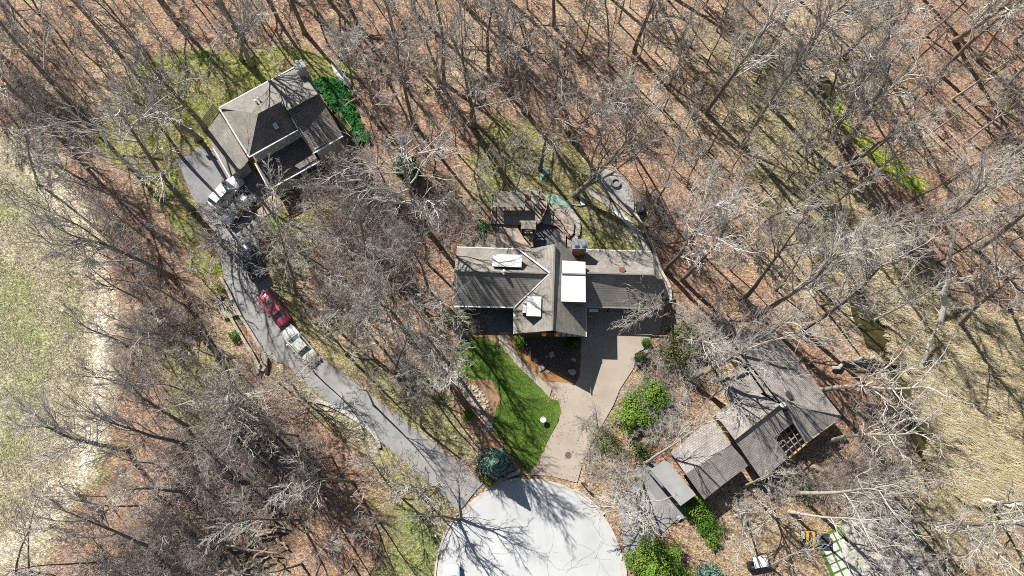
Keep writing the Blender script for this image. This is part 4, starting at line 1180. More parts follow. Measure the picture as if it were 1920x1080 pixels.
# ---- stones: each a lump of its own
def rock_mesh(seed, n=1):
    r = np.random.default_rng(seed); bm = bmesh.new(); bmesh.ops.create_icosphere(bm, subdivisions=2, radius=.5)
    for v in bm.verts:
        p = v.co; f = 1 + .22 * math.sin(p.x * 7 + seed) * math.cos(p.y * 6 + seed * 2) + r.uniform(-.07, .07)
        v.co = Vector((p.x * f * 1.15, p.y * f * .85, max(-.2, p.z * f * .65)))
    me = bpy.data.meshes.new('boulder'); bm.to_mesh(me); bm.free(); return me
M_ROCKL = mat('pale_rock', (0.52, 0.49, 0.44), (0.36, 0.335, 0.30), 3, 0.9, .5, 12)
ROCKS = [rock_mesh(i) for i in range(5)]
for m_ in ROCKS: m_.materials.append(M_ROCKL)
def rock(px, py, s, label, k=0, name='boulder', group=None):
    o = link_mesh(name, ROCKS[k % 5], None, P(px, py, s * .1)); s *= .75; o.scale = (s, s, s * .8); o.rotation_euler = (0, 0, px * .7)
    return tag(o, label, 'boulder', group)
rock(1016, 690, 1.0, 'rounded tan boulder where the straw bed meets the dark mulch', 1)
rock(1034, 664, .9, 'flat grey boulder in the middle of the dark mulch bed', 2)
rock(1004, 676, .8, 'small grey boulder at the straw edge of the mulch', 3)
rock(1076, 674, .75, 'upright pale grey stone in the mulch near the shaded drive', 4)
rock(1072, 697, 1.1, 'pale pointed boulder in the corner of the mulch bed', 0)
rock(1028, 697, .5, 'little tan stone next to the rounded tan boulder', 2)
rock(1025, 668, .4, 'smallest grey stone beside the flat boulder in the mulch', 1)
rock(957, 882, .8, 'white upright stone beside the spruce and turning circle', 3)
rock(932, 898, .55, 'dark rough stone on the wall end by the yellow green shrub', 4)
rock(1214, 656, .8, 'dark grey stone between the two clipped green balls', 1)
rock(1090, 866, .5, 'small brown stone on the leafy verge by the manhole', 2)
rock(1493, 965, 1.2, 'large pale wrapped stone block in the dirt yard above the dumper', 0)
rock(862, 700, .5, 'small tan stone at the bend of the dry stone bed', 3)
# dry stream of stones, many and small
V, F = [], []
rs = random.Random(9)
base = [(v.co.copy()) for v in ROCKS[0].vertices]; fc = [tuple(p.vertices) for p in ROCKS[0].polygons]
vv, ff = [], []
def scatter_stone(px, py, s, z=.05):
    m = ROCKS[rs.randrange(5)]; p = P(px, py, z); a = rs.uniform(0, 6.28); ca, sa = math.cos(a), math.sin(a); b = len(vv)
    for v in m.vertices:
        c = v.co * s; vv.append((p.x + c.x * ca - c.y * sa, p.y + c.x * sa + c.y * ca, p.z + c.z))
    ff.extend(tuple(i + b for i in q.vertices) for q in m.polygons)
for line, wd, n in (([(832, 672), (836, 690), (850, 712), (868, 728), (884, 745), (896, 765), (905, 785), (918, 800)], 7, 130), ([(856, 700), (872, 722), (892, 728), (905, 745), (914, 775)], 6, 90), ([(914, 785), (920, 800), (905, 806)], 5, 40), ([(880, 735), (890, 752), (902, 770)], 10, 60)):
    sl = smooth_line([(a, b, 0) for a, b in line], 8)
    for _ in range(n):
        p = rs.choice(sl); scatter_stone(p.x + rs.gauss(0, wd * .5), p.y + rs.gauss(0, wd * .4), rs.uniform(.12, .34))
tag(mesh_obj('stream_stones', vv, ff, mat('stream_stone', (0.60, 0.56, 0.48), (0.42, 0.38, 0.33), 2, .9)), 'dry stream of small pale stones winding through the bed', 'stones', None, 'stuff')
vv, ff = [], []
for _ in range(420):
    x, y = rs.uniform(1585, 1740), rs.uniform(955, 1085)
    if poly_dist(np.array([x]), np.array([y]), [(1600, 955), (1690, 960), (1745, 1085), (1590, 1085), (1585, 1010)])[0] > 0: scatter_stone(x, y, rs.choice((.2, .3, .45, .7, 1.0)) * rs.uniform(.7, 1.2))
tag(mesh_obj('rubble', vv, ff, M_ROCKL), 'heap of pale broken rubble stones beside the square pavers', 'rubble', None, 'stuff')
# low dry stone wall by the circle: single stones
wl_ = empty('stone_wall', P(945, 896, 0), 'short low dry stone wall along the turning circle under the spruce', 'wall')
q = smooth_line([P(a, b, 0) for a, b in ((930, 907), (940, 899), (955, 893), (972, 888))], 5)
for row in range(2):
    for i in range(len(q) - 1):
        o = bpy.data.objects.new('stone', ROCKS[(i + row) % 5]); COL.objects.link(o); o.parent = wl_
        p = q[i].lerp(q[i + 1], .5 if row else 0.0); o.location = Vector((p.x, p.y + .15, .12 + row * .2)) - wl_.location; o.scale = (.55, .42, .45); o.rotation_euler = (0, 0, i * .3)
# ---- manhole cover in the drive
mh = empty('manhole_cover', P(1065.5, 853.5, .02), 'round dark brown manhole cover set in the tan drive', 'manhole cover')
mb = MB(); mb.cyl((0, 0, -.02), (0, 0, .012), .30, .30, 28); mb.obj('cover', mat('rusty_iron', (0.12, .085, .07), (.18, .13, .1), 8, .7, .6, 30), mh, False)
mb = MB(); mb.tube([(math.cos(i * .262) * .34, math.sin(i * .262) * .34, .004) for i in range(24)], .035, 6, True); mb.obj('ring', mat('iron_ring', (.2, .19, .18), (.26, .25, .24), 5), mh, False)
# ---- white round ornament on the lawn and a lamp post
bd = empty('bird_bath', P(1018, 788, 0), 'white round bird bath on the lawn near the drive', 'bird bath')
mb = MB(); mb.cyl((0, 0, -.05), (0, 0, .1), .24, .18, 16); mb.cyl((0, 0, .1), (0, 0, .65), .09, .12, 12); mb.obj('pedestal', M_TRIM, bd, False)
mb = MB(); mb.cyl((0, 0, .65), (0, 0, .74), .14, .30, 20); mb.tube([(math.cos(i * .314) * .30, math.sin(i * .314) * .30, .76) for i in range(20)], .035, 6, True); mb.obj('bowl', M_TRIM, bd, False)
def post_light(px, py, label):
    o = empty('post_lamp', P(px, py, 0), label, 'lamp post')
    mb = MB(); mb.cyl((0, 0, -.1), (0, 0, 1.9), .05, .04, 10); mb.obj('pole', M_DARKTRIM, o, False)
    mb = MB(); mb.cyl((0, 0, 1.9), (0, 0, 2.15), .1, .16, 8); mb.cyl((0, 0, 2.15), (0, 0, 2.3), .18, .02, 8); mb.obj('lantern', M_LENS, o, False)
post_light(913, 886, 'slim white topped lamp post between the spruce and yellow shrub')
mbx = empty('mailbox', P(1090, 905, 0), 'dark mailbox on a leaning post where the tan drive meets the kerb', 'mailbox')
mb = MB(); mb.bar((0, 0, -.1), (0.0, 0, 1.1), .1, .1, (0, 1, 0)); mb.bar((0, 0, .8), (.5, -.35, 1.1), .08, .08); mb.obj('post', M_DARKTRIM, mbx, False)
mb = MB(); mb.box((.35, -.25, 1.25), (.5, .22, .25), -.6); mb.obj('box', mat('dark_red_metal', (.10, .05, .05), (.14, .07, .07)), mbx, False)
mw = empty('marker_post', P(818, 1004, 0), 'short white marker post in the grass beside the turning circle', 'post')
mb = MB(); mb.cyl((0, 0, -.1), (0, 0, .7), .06, .06, 10); mb.obj('post', M_TRIM, mw, False); mb = MB(); mb.cyl((0, 0, .7), (0, 0, .82), .12, .08, 10); mb.obj('cap', M_TRIM, mw, False)
# ---- white canoe upside down on the moss
cn = empty('canoe', P(640, 143, .3), 'white upturned canoe lying beside the green ivy bed', 'canoe', None, math.atan2(-(163 - 121), (656 - 622)) )
a, b = P(621, 119, .4), P(657, 164, .4); Lc = (b - a).length; cn.rotation_euler = (0, 0, math.atan2(b.y - a.y, b.x - a.x)); cn.location = ((a.x + b.x) / 2, (a.y + b.y) / 2, 0.05)
V, F = [], []; N, K = 17, 9
for i in range(N):
    t = i / (N - 1) * 2 - 1; w = .46 * (1 - abs(t) ** 2.2) + .01; hgt = .42 + .10 * t * t
    for k in range(K):
        an = math.pi * k / (K - 1); V.append((t * Lc / 2, math.cos(an) * w, math.sin(an) ** .8 * hgt))
for i in range(N - 1):
    for k in range(K - 1): F.append((i * K + k, (i + 1) * K + k, (i + 1) * K + k + 1, i * K + k + 1))
hull = mesh_obj('hull', V, F, mat('canoe_white', (.70, .71, .72), (.58, .59, .60), 2, .4), cn, False, True); hull.modifiers.new('solid', 'SOLIDIFY').thickness = .03
mb = MB(); mb.tube([(-Lc / 2 + .1, 0, .52), (0, 0, .44), (Lc / 2 - .1, 0, .52)], .025, 6); mb.obj('keel', M_TRIM, cn, False)
for s in (-1, 1):
    mb = MB(); mb.tube([(t * Lc / 2, s * (.46 * (1 - abs(t) ** 2.2) + .02), .01) for t in [i / 8 - 1 for i in range(17)]], .025, 6); mb.obj('gunwale', M_TIMBER, cn, False)
# ---- stone fire ring on the round terrace
fr = empty('fire_ring', P(1154, 344, .035), 'round stone fire ring on the curved paved terrace', 'fire pit')
for i in range(16):
    a = i * 2 * math.pi / 16; mb = MB(); mb.box((math.cos(a) * .5, math.sin(a) * .5, .18), (.2, .18, .36), a + math.pi / 2, .94); mb.obj('stone', M_STONE, fr, False)
mb = MB(); mb.cyl((0, 0, 0), (0, 0, .12), .40, .38, 18); mb.obj('ash_bed', mat('grey_ash', (.34, .33, .32), (.22, .21, .2), 6), fr, False)
# timber edging of the terrace: short boards end to end
ed = empty('terrace_edging', P(1160, 350, 0), 'thin curved timber edging around the paved terrace', 'edging')
tp = smooth_line([P(a, b, .05) for a, b in TERR_PX], 3, True)
for i in range(len(tp)):
    a, b = tp[i], tp[(i + 1) % len(tp)]; d_ = (b - a) * .02
    mb = MB(); mb.bar(a + d_, b - d_, .09, .16); mb.obj('board', M_PALE, ed)
# long retaining edge beside the gravel path
ed2 = empty('path_edging', P(1230, 500, 0), 'pale stone edging that follows the gravel path past the long wing', 'edging')
tp = smooth_line([P(a, b, .1) for a, b in ((1190, 398), (1205, 425), (1218, 450), (1230, 480), (1240, 508), (1256, 540), (1257, 566))], 5)
for i in range(len(tp) - 1):
    d_ = (tp[i + 1] - tp[i]) * .03; mb = MB(); mb.bar(tp[i] + d_, tp[i + 1] - d_, .28, .3); mb.obj('kerb_stone', M_CURB, ed2)
# ---- covered grill by the terrace
g = empty('grill', P(1198, 393, 0), 'dark grey covered grill at the end of the paved terrace', 'grill')
mb = MB(); mb.box((0, 0, .5), (.7, 1.5, 1.0), .1, .85); mb.obj('cabinet', M_BLACK, g, False)
mb = MB(); mb.cyl((-.3, -.35, 1.02), (.3, -.35, 1.02), .32, .32, 14); mb.obj('lid', mat('grey_enamel', (.22, .24, .26), (.3, .32, .34), 2, .35), g, False)
mb = MB(); mb.box((0, .75, .8), (.55, .4, .05)); mb.obj('side_shelf', M_STEEL, g, False)
# ---- green netting and white fleece sheets on the back lawn
def cloth(name, cat, label, px, m, z=.05):
    pts = [P(a, b, z) for a, b in px]; c = sum(pts, Vector()) / len(pts)
    bm = bmesh.new(); vs = [bm.verts.new(p) for p in pts]; f = bm.faces.new(vs)
    bmesh.ops.triangulate(bm, faces=[f]); 
    for _ in range(3): bmesh.ops.subdivide_edges(bm, edges=bm.edges[:], cuts=1, use_grid_fill=True)
    for v in bm.verts: v.co.z = z + .16 * float(fnoise(v.co.x * 1.6, v.co.y * 1.6)) - .04; v.co.x += (float(fnoise(v.co.x * 2 + 7, v.co.y * 2)) - .5) * .3; v.co.y += (float(fnoise(v.co.x * 2, v.co.y * 2 + 5)) - .5) * .3
    me = bpy.data.meshes.new(name); bm.to_mesh(me); bm.free(); me.materials.append(m)
    o = link_mesh(name, me); md = o.modifiers.new('solid', 'SOLIDIFY'); md.thickness = .012
    return tag(o, label, cat, None)
M_NET = mat('green_netting', (.28, .50, .40), (.42, .55, .42), 1.4, .9, contrast=1.5)
M_FLEECE = mat('white_fleece', (.80, .80, .77), (.66, .66, .60), 1.5, .9)
cloth('ground_net', 'netting', 'large pale green net spread beside the octagonal deck end', [(1018, 366), (1035, 363), (1058, 374), (1072, 384), (1068, 392), (1048, 388), (1034, 386), (1026, 376)], M_NET)
cloth('ground_net', 'netting', 'small pale green net scrap uphill of the deck near a trunk', [(1018, 311), (1026, 316), (1030, 325), (1020, 330), (1014, 340), (1012, 330), (1018, 322)], M_NET)
cloth('ground_net', 'netting', 'crumpled green net heap against the slatted pergola edge', [(966, 352), (976, 354), (980, 362), (972, 364), (966, 360)], M_NET)
cloth('fleece_sheet', 'sheet', 'bent white fleece strip beside the large green net', [(1062, 375), (1078, 384), (1090, 384), (1082, 362), (1086, 360), (1098, 385), (1080, 386), (1060, 380)], M_FLEECE)
cloth('fleece_sheet', 'sheet', 'long curved white fleece strip along the back lawn by the gravel path', [(1148, 396), (1156, 393), (1178, 412), (1196, 432), (1199, 444), (1190, 444), (1178, 424), (1160, 408)], M_FLEECE)
# ---- long timber steps and rails beside the drive
ts = empty('timber_steps', P(445, 600, 0), 'weathered timber boardwalk and long parallel rails beside the asphalt drive', 'steps')
q = [P(a, b, .35) for a, b in ((402, 566), (436, 563), (448, 590), (418, 598))]
plank_set(ts, [q[0], q[1], q[2], q[3]], 8, M_TIMBER)
for l in ([(414, 520), (428, 545), (437, 565), (452, 594), (470, 622), (490, 655), (499, 672), (499, 686), (492, 696)], [(396, 530), (408, 548), (420, 585), (434, 597), (446, 618), (462, 645), (472, 660), (486, 688), (480, 702)]):
    pts = [P(a, b, .3) for a, b in l]
    for i in range(len(pts) - 1):
        d_ = (pts[i + 1] - pts[i]).normalized() * .02; mb = MB(); mb.bar(pts[i] + d_, pts[i + 1] - d_, .30, .4); mb.obj('timber', M_TIMBER, ts)
# ---- curved border of stone blocks below the drive
kb = empty('stone_border', P(640, 770, 0), 'curved border of flat tan stones below the asphalt drive', 'border')
tp = smooth_line([P(a, b, .06) for a, b in ((592, 752), (612, 757), (640, 770), (670, 788), (695, 806), (706, 822), (712, 840))], 4)
for i in range(len(tp) - 1):
    d_ = (tp[i + 1] - tp[i]) * .04; mb = MB(); mb.bar(tp[i] + d_, tp[i + 1] - d_, .38, .18); mb.obj('stone', M_CURB, kb)
kb = empty('stone_border', P(650, 660, 0), 'thin stone border between the brown leaves and the strip of grass', 'border')
tp = smooth_line([P(a, b, .06) for a, b in ((560, 560), (580, 600), (612, 632), (640, 650), (668, 668), (705, 672))], 5)
for i in range(len(tp) - 1):
    d_ = (tp[i + 1] - tp[i]) * .05; mb = MB(); mb.bar(tp[i] + d_, tp[i + 1] - d_, .16, .16); mb.obj('stone', M_TIMBER, kb)
# ---- square white pavers in rows
pv = empty('paver_patio', P(1568, 1052, 0), 'rows of square white pavers with grass joints beside the rubble', 'patio')
ux = (P(1573, 1030, 0) - P(1560, 1036, 0)); uy = (P(1578, 1058, 0) - P(1568, 1035, 0))
u0 = P(1551, 1032, .03); ux = ux.normalized(); uy = uy.normalized(); me = None
for r in range(-1, 6):
    for c in range(3 if r < 4 else 4):
        cpos = u0 + ux * (c * .92) + uy * (r * .92)
        if me is None:
            mb = MB(); mb.box((0, 0, 0), (.72, .72, .08), math.atan2(ux.y, ux.x)); o = mb.obj('paver', mat('white_paver', (.72, .71, .68), (.60, .59, .56), 2, .85), pv, False); me = o.data
        else:
            o = bpy.data.objects.new('paver', me); COL.objects.link(o); o.parent = pv
        o.location = cpos - pv.location + Vector((rs.uniform(-.03, .03), rs.uniform(-.03, .03), rs.uniform(0, .02)))
mb = MB(); gp = [u0 + ux * a + uy * b for a, b in ((-.7, -1.6), (3.4, -1.6), (3.4, 5.5), (-.7, 5.5))]; mb.prism([(p.x, p.y) for p in gp], -.1, .015); tag(mb.obj('grass_joints', M_LAWN), kind='structure')
sp = [u0 + ux * 2.6 + uy * (-1.6), u0 + ux * 3.6 + uy * (-1.6), u0 + ux * 3.6 + uy * 5.5, u0 + ux * 2.6 + uy * 5.5]
mb = MB(); mb.prism([(p.x, p.y) for p in sp], -.1, .05); tag(mb.obj('stone_path', M_GRAV), kind='structure')
# ---- white board table and black box in the yard, pale pallets
tb = empty('work_table', P(1422, 1052, 0), 'white work table with loose papers in the dirt yard', 'table', None, .15)
mb = MB(); mb.box((0, 0, .75), (1.5, 1.1, .06)); mb.obj('table_top', M_TRIM, tb, False)
for sx in (-.65, .65):
    for sy in (-.45, .45): mb = MB(); mb.box((sx, sy, .36), (.07, .07, .72)); mb.obj('leg', M_TIMBER, tb, False)
mb = MB(); mb.box((-.15, .1, .80), (.5, .35, .03), .4); mb.obj('paper', M_FLEECE, tb, False)
bx = empty('bin', P(1406, 1059, 0), 'black open square bin beside the white work table', 'bin', None, .1)
for x_, y_, w_, d2 in ((-.33, 0, .04, .7), (.33, 0, .04, .7), (0, -.33, .62, .04), (0, .33, .62, .04)):
    mb = MB(); mb.box((x_, y_, .4), (w_, d2, .8)); mb.obj('side', M_BLACK, bx, False)
mb = MB(); mb.box((0, 0, .1), (.6, .6, .08)); mb.obj('base', M_STEEL, bx, False)
cloth('tarp', 'tarp', 'crumpled white tarp near the end of the asphalt spur', [(1266, 972), (1274, 966), (1280, 968), (1272, 976)], M_FLEECE, .3)
bn = empty('basketball_hoop', P(372, 262, 0), 'small white framed play hoop at the head of the parking apron', 'hoop')
mb = MB(); mb.cyl((0, 0, -.05), (0, 0, 2.6), .05, .05, 8); mb.box((0, 0, .1), (.9, .7, .2)); mb.obj('stand', M_DARKTRIM, bn, False)
mb = MB(); mb.box((.1, -.2, 2.9), (1.1, .06, .7)); mb.obj('backboard', M_TRIM, bn, False)
mb = MB(); mb.tube([(.1 + math.cos(i * .5236) * .23, -.46 + math.sin(i * .5236) * .23, 2.75) for i in range(12)], .02, 6, True); mb.obj('ring', mat('orange_paint', (.7, .25, .05), (.6, .2, .04)), bn, False)
# wooden fence panel at the side of the upper house: boards one by one
fn = empty('fence', P(400, 225, 0), 'short weathered board fence joined to the corner of the two storey house', 'fence')
a, b = P(386, 246, 0), P(412, 208, 0); n = 18
for i in range(n):
    p = a.lerp(b, (i + .5) / n); mb = MB(); mb.box((p.x - .15, p.y + .1, .9), (.13, .03, 1.8), math.atan2(b.y - a.y, b.x - a.x)); mb.obj('board', M_TIMBER, fn)
mb = MB(); mb.bar(a + Vector((-.1, .15, 1.4)), b + Vector((-.1, .15, 1.4)), .06, .1); mb.obj('rail', M_TIMBER, fn)
# ------------------------------------------------------------------ bare trees: tapered trunks, limbs, branches and twigs
M_BARK = mat('bark', (0.165, 0.14, 0.115), (0.30, 0.27, 0.23), 1.6, 0.95, 0.6, 9, vary=0.3, contrast=1.3)
M_TWIG = mat('twig_bark', (0.42, 0.38, 0.335), (0.70, 0.65, 0.585), 0.5, 0.9, vary=0.3)
M_TWIGD = mat('brown_twig_bark', (0.29, 0.25, 0.215), (0.56, 0.50, 0.44), 0.5, 0.9, vary=0.3)
M_BARKP = mat('pale_bark', (0.42, 0.38, 0.31), (0.58, 0.54, 0.46), 1.3, 0.95, 0.5, 9, vary=0.12)
M_TWIGP = mat('pale_twig_bark', (0.52, 0.48, 0.41), (0.74, 0.69, 0.61), 0.5, 0.9, vary=0.15)
M_SNAG = mat('bleached_wood', (0.62, 0.57, 0.50), (0.75, 0.72, 0.66), 1.3, 0.9, 0.4, 9)
M_BRUSH = mat('brush_bark', (0.38, 0.30, 0.26), (0.68, 0.58, 0.52), 0.7, 0.95, vary=0.25)


def grow(rng, S, D, L, K, wander, up):
    """N branches of K points from starts S, directions D, lengths L."""
    N = len(S)
    pts = np.zeros((N, K, 3)); pts[:, 0] = S
    d = unit(D)
    for k in range(1, K):
        d = unit(d + rng.normal(0, wander, (N, 3)) + np.array([0, 0, up]))
        pts[:, k] = pts[:, k - 1] + d * (L / (K - 1))[:, None]
    return pts

def taper(r0, r1, K, p=0.8):
    t = np.linspace(0, 1, K)[None, :]
    return r0[:, None] * (1 - t) ** p + r1[:, None] * (1 - (1 - t) ** p)

def spawn(rng, pts, R, n, t0, t1, ang0, ang1, lfac, plen, rfac):
    """n children on every parent polyline: start points, directions, lengths, radii."""
    N, K, _ = pts.shape
    t = (np.linspace(t0, t1, n)[None, :] + rng.uniform(-.5, .5, (N, n)) * (t1 - t0) / n).clip(0.02, 0.995)
    x = t * (K - 1); i = np.minimum(x.astype(int), K - 2); f = (x - i)[..., None]
    rows = np.arange(N)[:, None]
    a, b = pts[rows, i], pts[rows, i + 1]
    S = a * (1 - f) + b * f
    T = unit(b - a)
    r = R[rows, i] * (1 - f[..., 0]) + R[rows, i + 1] * f[..., 0]
    ref = unit(rng.normal(0, 1, (N, n, 3)))
    side = unit(np.cross(T, ref))
    an = rng.uniform(ang0, ang1, (N, n))[..., None]
    D = T * np.cos(an) + side * np.sin(an)
    Lc = lfac * plen[:, None] * (1.0 - 0.55 * t) * rng.uniform(0.6, 1.25, (N, n))
    return S.reshape(-1, 3), D.reshape(-1, 3), Lc.reshape(-1), (r * rfac).reshape(-1)

def tubes(pts, R, S):
    N, K, _ = pts.shape
    T = np.zeros_like(pts)
    T[:, 1:-1] = pts[:, 2:] - pts[:, :-2]; T[:, 0] = pts[:, 1] - pts[:, 0]; T[:, -1] = pts[:, -1] - pts[:, -2]
    T = unit(T)
    ref = unit(np.cross(T[:, 0], np.array([0.31, 0.17, 0.93])) + 1e-6)[:, None, :]
    s = unit(ref - T * np.sum(ref * T, -1, keepdims=True))
    u = np.cross(T, s)
    a = np.arange(S) * 2 * np.pi / S
    ring = s[:, :, None, :] * np.cos(a)[None, None, :, None] + u[:, :, None, :] * np.sin(a)[None, None, :, None]
    V = pts[:, :, None, :] + ring * R[:, :, None, None]
    idx = np.arange(N * K * S).reshape(N, K, S)
    A, B = idx[:, :-1], idx[:, 1:]
    F = np.stack([A, np.roll(A, -1, 2), np.roll(B, -1, 2), B], -1).reshape(-1, 4)
    return V.reshape(-1, 3), F

def join(parts):
    V, F, o = [], [], 0
    for v, f in parts:
        V.append(v); F.append(f + o); o += len(v)
    return np.concatenate(V), np.concatenate(F)

def tree_meshes(seed, H, r0, clear, spread, n1=13, n2=8, n3=5, n4=3, n5=2, fork=False, up1=0.07, gnarl=0.12, mats=None, twig=0.0125, arch=0.0, lean=(0, 0)):
    """Trunk (with its limbs) and crown meshes, base at the origin."""
    rng = np.random.default_rng(seed)
    bark, tw = mats or (M_BARK, M_TWIG)
    K0 = 12
    nt = 2 if fork else 1
    S = np.zeros((nt, 3)); S[:, 2] = -0.3
    if fork: S[0, 0] += r0 * .5; S[1, 0] -= r0 * .5
    D = np.array([[0.22, 0.05, 1], [-0.22, -0.06, 1]])[:nt] if fork else np.array([[0.02, 0.0, 1.0]])
    D = D + np.array([lean[0], lean[1], 0])
    L = np.full(nt, H * 0.86) * (1 if nt == 1 else rng.uniform(.85, 1, nt))
    T = grow(rng, S, D, L, K0, 0.045, 0.04)
    RT = taper(np.full(nt, r0), np.full(nt, r0 * 0.16), K0, 0.9)
    RT[:, 0] *= 1.3
    bits, tw_bits = [tubes(T, RT, 9)], []
    S, D, L1, r = spawn(rng, T, RT, n1, clear, 0.99, 0.3, 0.8, spread, np.full(nt, H), 0.52)
    P1 = grow(rng, S, D, L1, 8, gnarl, up1); R1 = taper(r.clip(r0 * 0.26, None), np.full(len(r), 0.022), 8)
    tw_bits.append(tubes(P1, R1, 6))  # limbs join the paler crown mesh: sunlight on them put into the colour
    S, D, L2, r = spawn(rng, P1, R1, n2, 0.2, 0.98, 0.3, 0.7, 0.62, L1, 0.62)
    P2 = grow(rng, S, D, L2, 6, gnarl * 1.0, up1 - arch); R2 = taper(r.clip(r0 * 0.15, None), np.full(len(r), 0.014), 6)
    tw_bits.append(tubes(P2, R2, 4))
    # twigs at the ends of the limbs too
    S, D, L3, r = spawn(rng, P2, R2, n3, 0.15, 0.98, 0.28, 0.62, 0.62, L2, 0.6)
    P3 = grow(rng, S, D, L3, 4, gnarl * 1.0, 0.03 - arch); R3 = taper(r.clip(twig * 2.1, None), np.full(len(r), twig * .8), 4)
    tw_bits.append(tubes(P3, R3, 3))
    S, D, L4, r = spawn(rng, P3, R3, n4, 0.2, 0.98, 0.25, 0.6, 0.62, L3, 0.6)
    P4 = grow(rng, S, D, L4, 3, gnarl * 1.1, 0.03 - arch * 2); R4 = taper(np.full(len(r), twig * 1.15), np.full(len(r), twig * .6), 3)
    tw_bits.append(tubes(P4, R4, 3))
    if n5:
        S, D, L5, r = spawn(rng, P4, R4, n5, 0.3, 0.98, 0.2, 0.5, 0.65, L4, 0.6)
        P5 = grow(rng, S, D, L5.clip(0.15, None), 2, 0.1, 0.0 - arch * 2); R5 = taper(np.full(len(r), twig * .75), np.full(len(r), twig * .4), 2)
        tw_bits.append(tubes(P5, R5, 3))
    v, f = join(bits); trunk = np_mesh('trunk', v, f, bark, smooth=True)
    v, f = join(tw_bits); crown = np_mesh('crown', v, f, tw)
    return trunk, crown

KIND = {}
# name: meshes, nominal height
def kind(k, h, *a, **kw):
    KIND[k] = (tree_meshes(*a, **kw), h)
kind('tall0', 24, 1, 24, 0.34, 0.40, 0.50, n1=12, n2=7)
kind('tall1', 24, 2, 24, 0.30, 0.48, 0.46, n1=10, n2=7, mats=(M_BARK, M_TWIGD))
kind('tall2', 24, 3, 24, 0.32, 0.36, 0.48, n1=8, fork=True, n2=6)
kind('tall3', 24, 4, 24, 0.26, 0.50, 0.42, n1=10, n2=7)
kind('tall4', 24, 5, 24, 0.36, 0.38, 0.52, n1=11, n2=7, gnarl=0.15)
kind('slim0', 18, 6, 18, 0.17, 0.45, 0.36, n1=8, n2=6, n3=4, n4=3)
kind('slim1', 18, 7, 18, 0.14, 0.42, 0.38, n1=8, n2=5, n3=4, n4=3, mats=(M_BARK, M_TWIGD))
kind('slim2', 18, 8, 18, 0.15, 0.52, 0.34, n1=7, n2=5, n3=4, n4=3, gnarl=0.15)
kind('low0', 8, 9, 8, 0.15, 0.2, 0.75, n1=10, n2=6, n3=5, n4=4, n5=0, gnarl=0.16, arch=0.05)
kind('low1', 8, 10, 8, 0.13, 0.2, 0.72, n1=9, n2=6, n3=5, n4=4, n5=0, gnarl=0.18)
kind('pale0', 24, 11, 24, 0.30, 0.42, 0.50, n1=10, mats=(M_BARKP, M_TWIGP), gnarl=0.17, n2=5, n3=4, n4=4, n5=0)
kind('pale1', 24, 12, 24, 0.26, 0.40, 0.48, mats=(M_BARKP, M_TWIGP), n1=9, n2=5, n3=4, n4=4, n5=0, gnarl=0.19)
kind('wide0', 16, 13, 16, 0.40, 0.22, 0.78, n1=10, n2=6, n3=5, gnarl=0.15, mats=(M_BARK, M_TWIGD))

TREES = []      # (object, base px, kind key, height)
def plant(k, base, h=None, top=None, name='bare_tree', s=1.0, rz=None, rnd=random, parent=None):
    (tm, cm), H = KIND[k]
    h = h or H
    b = P(base[0], base[1], -0.1)
    o = empty(name, b)
    sc = h / H
    o.scale = (sc * s, sc * s, sc)
    q = Quaternion((0, 0, 1), rnd.uniform(0, 6.28) if rz is None else rz)
    if top is not None:
        t = P(top[0], top[1], h * 0.8)
        d = (t - b).normalized()
        o.scale = (sc * s, sc * s, (t - b).length / (0.8 * H))
        q = Vector((0, 0, 1)).rotation_difference(d) @ q
    o.rotation_mode = 'QUATERNION'
    o.rotation_quaternion = q
    link_mesh('trunk', tm, o)
    link_mesh('crown', cm, o)
    TREES.append([o, base, k, h, top])
    return o

rt = random.Random(77)
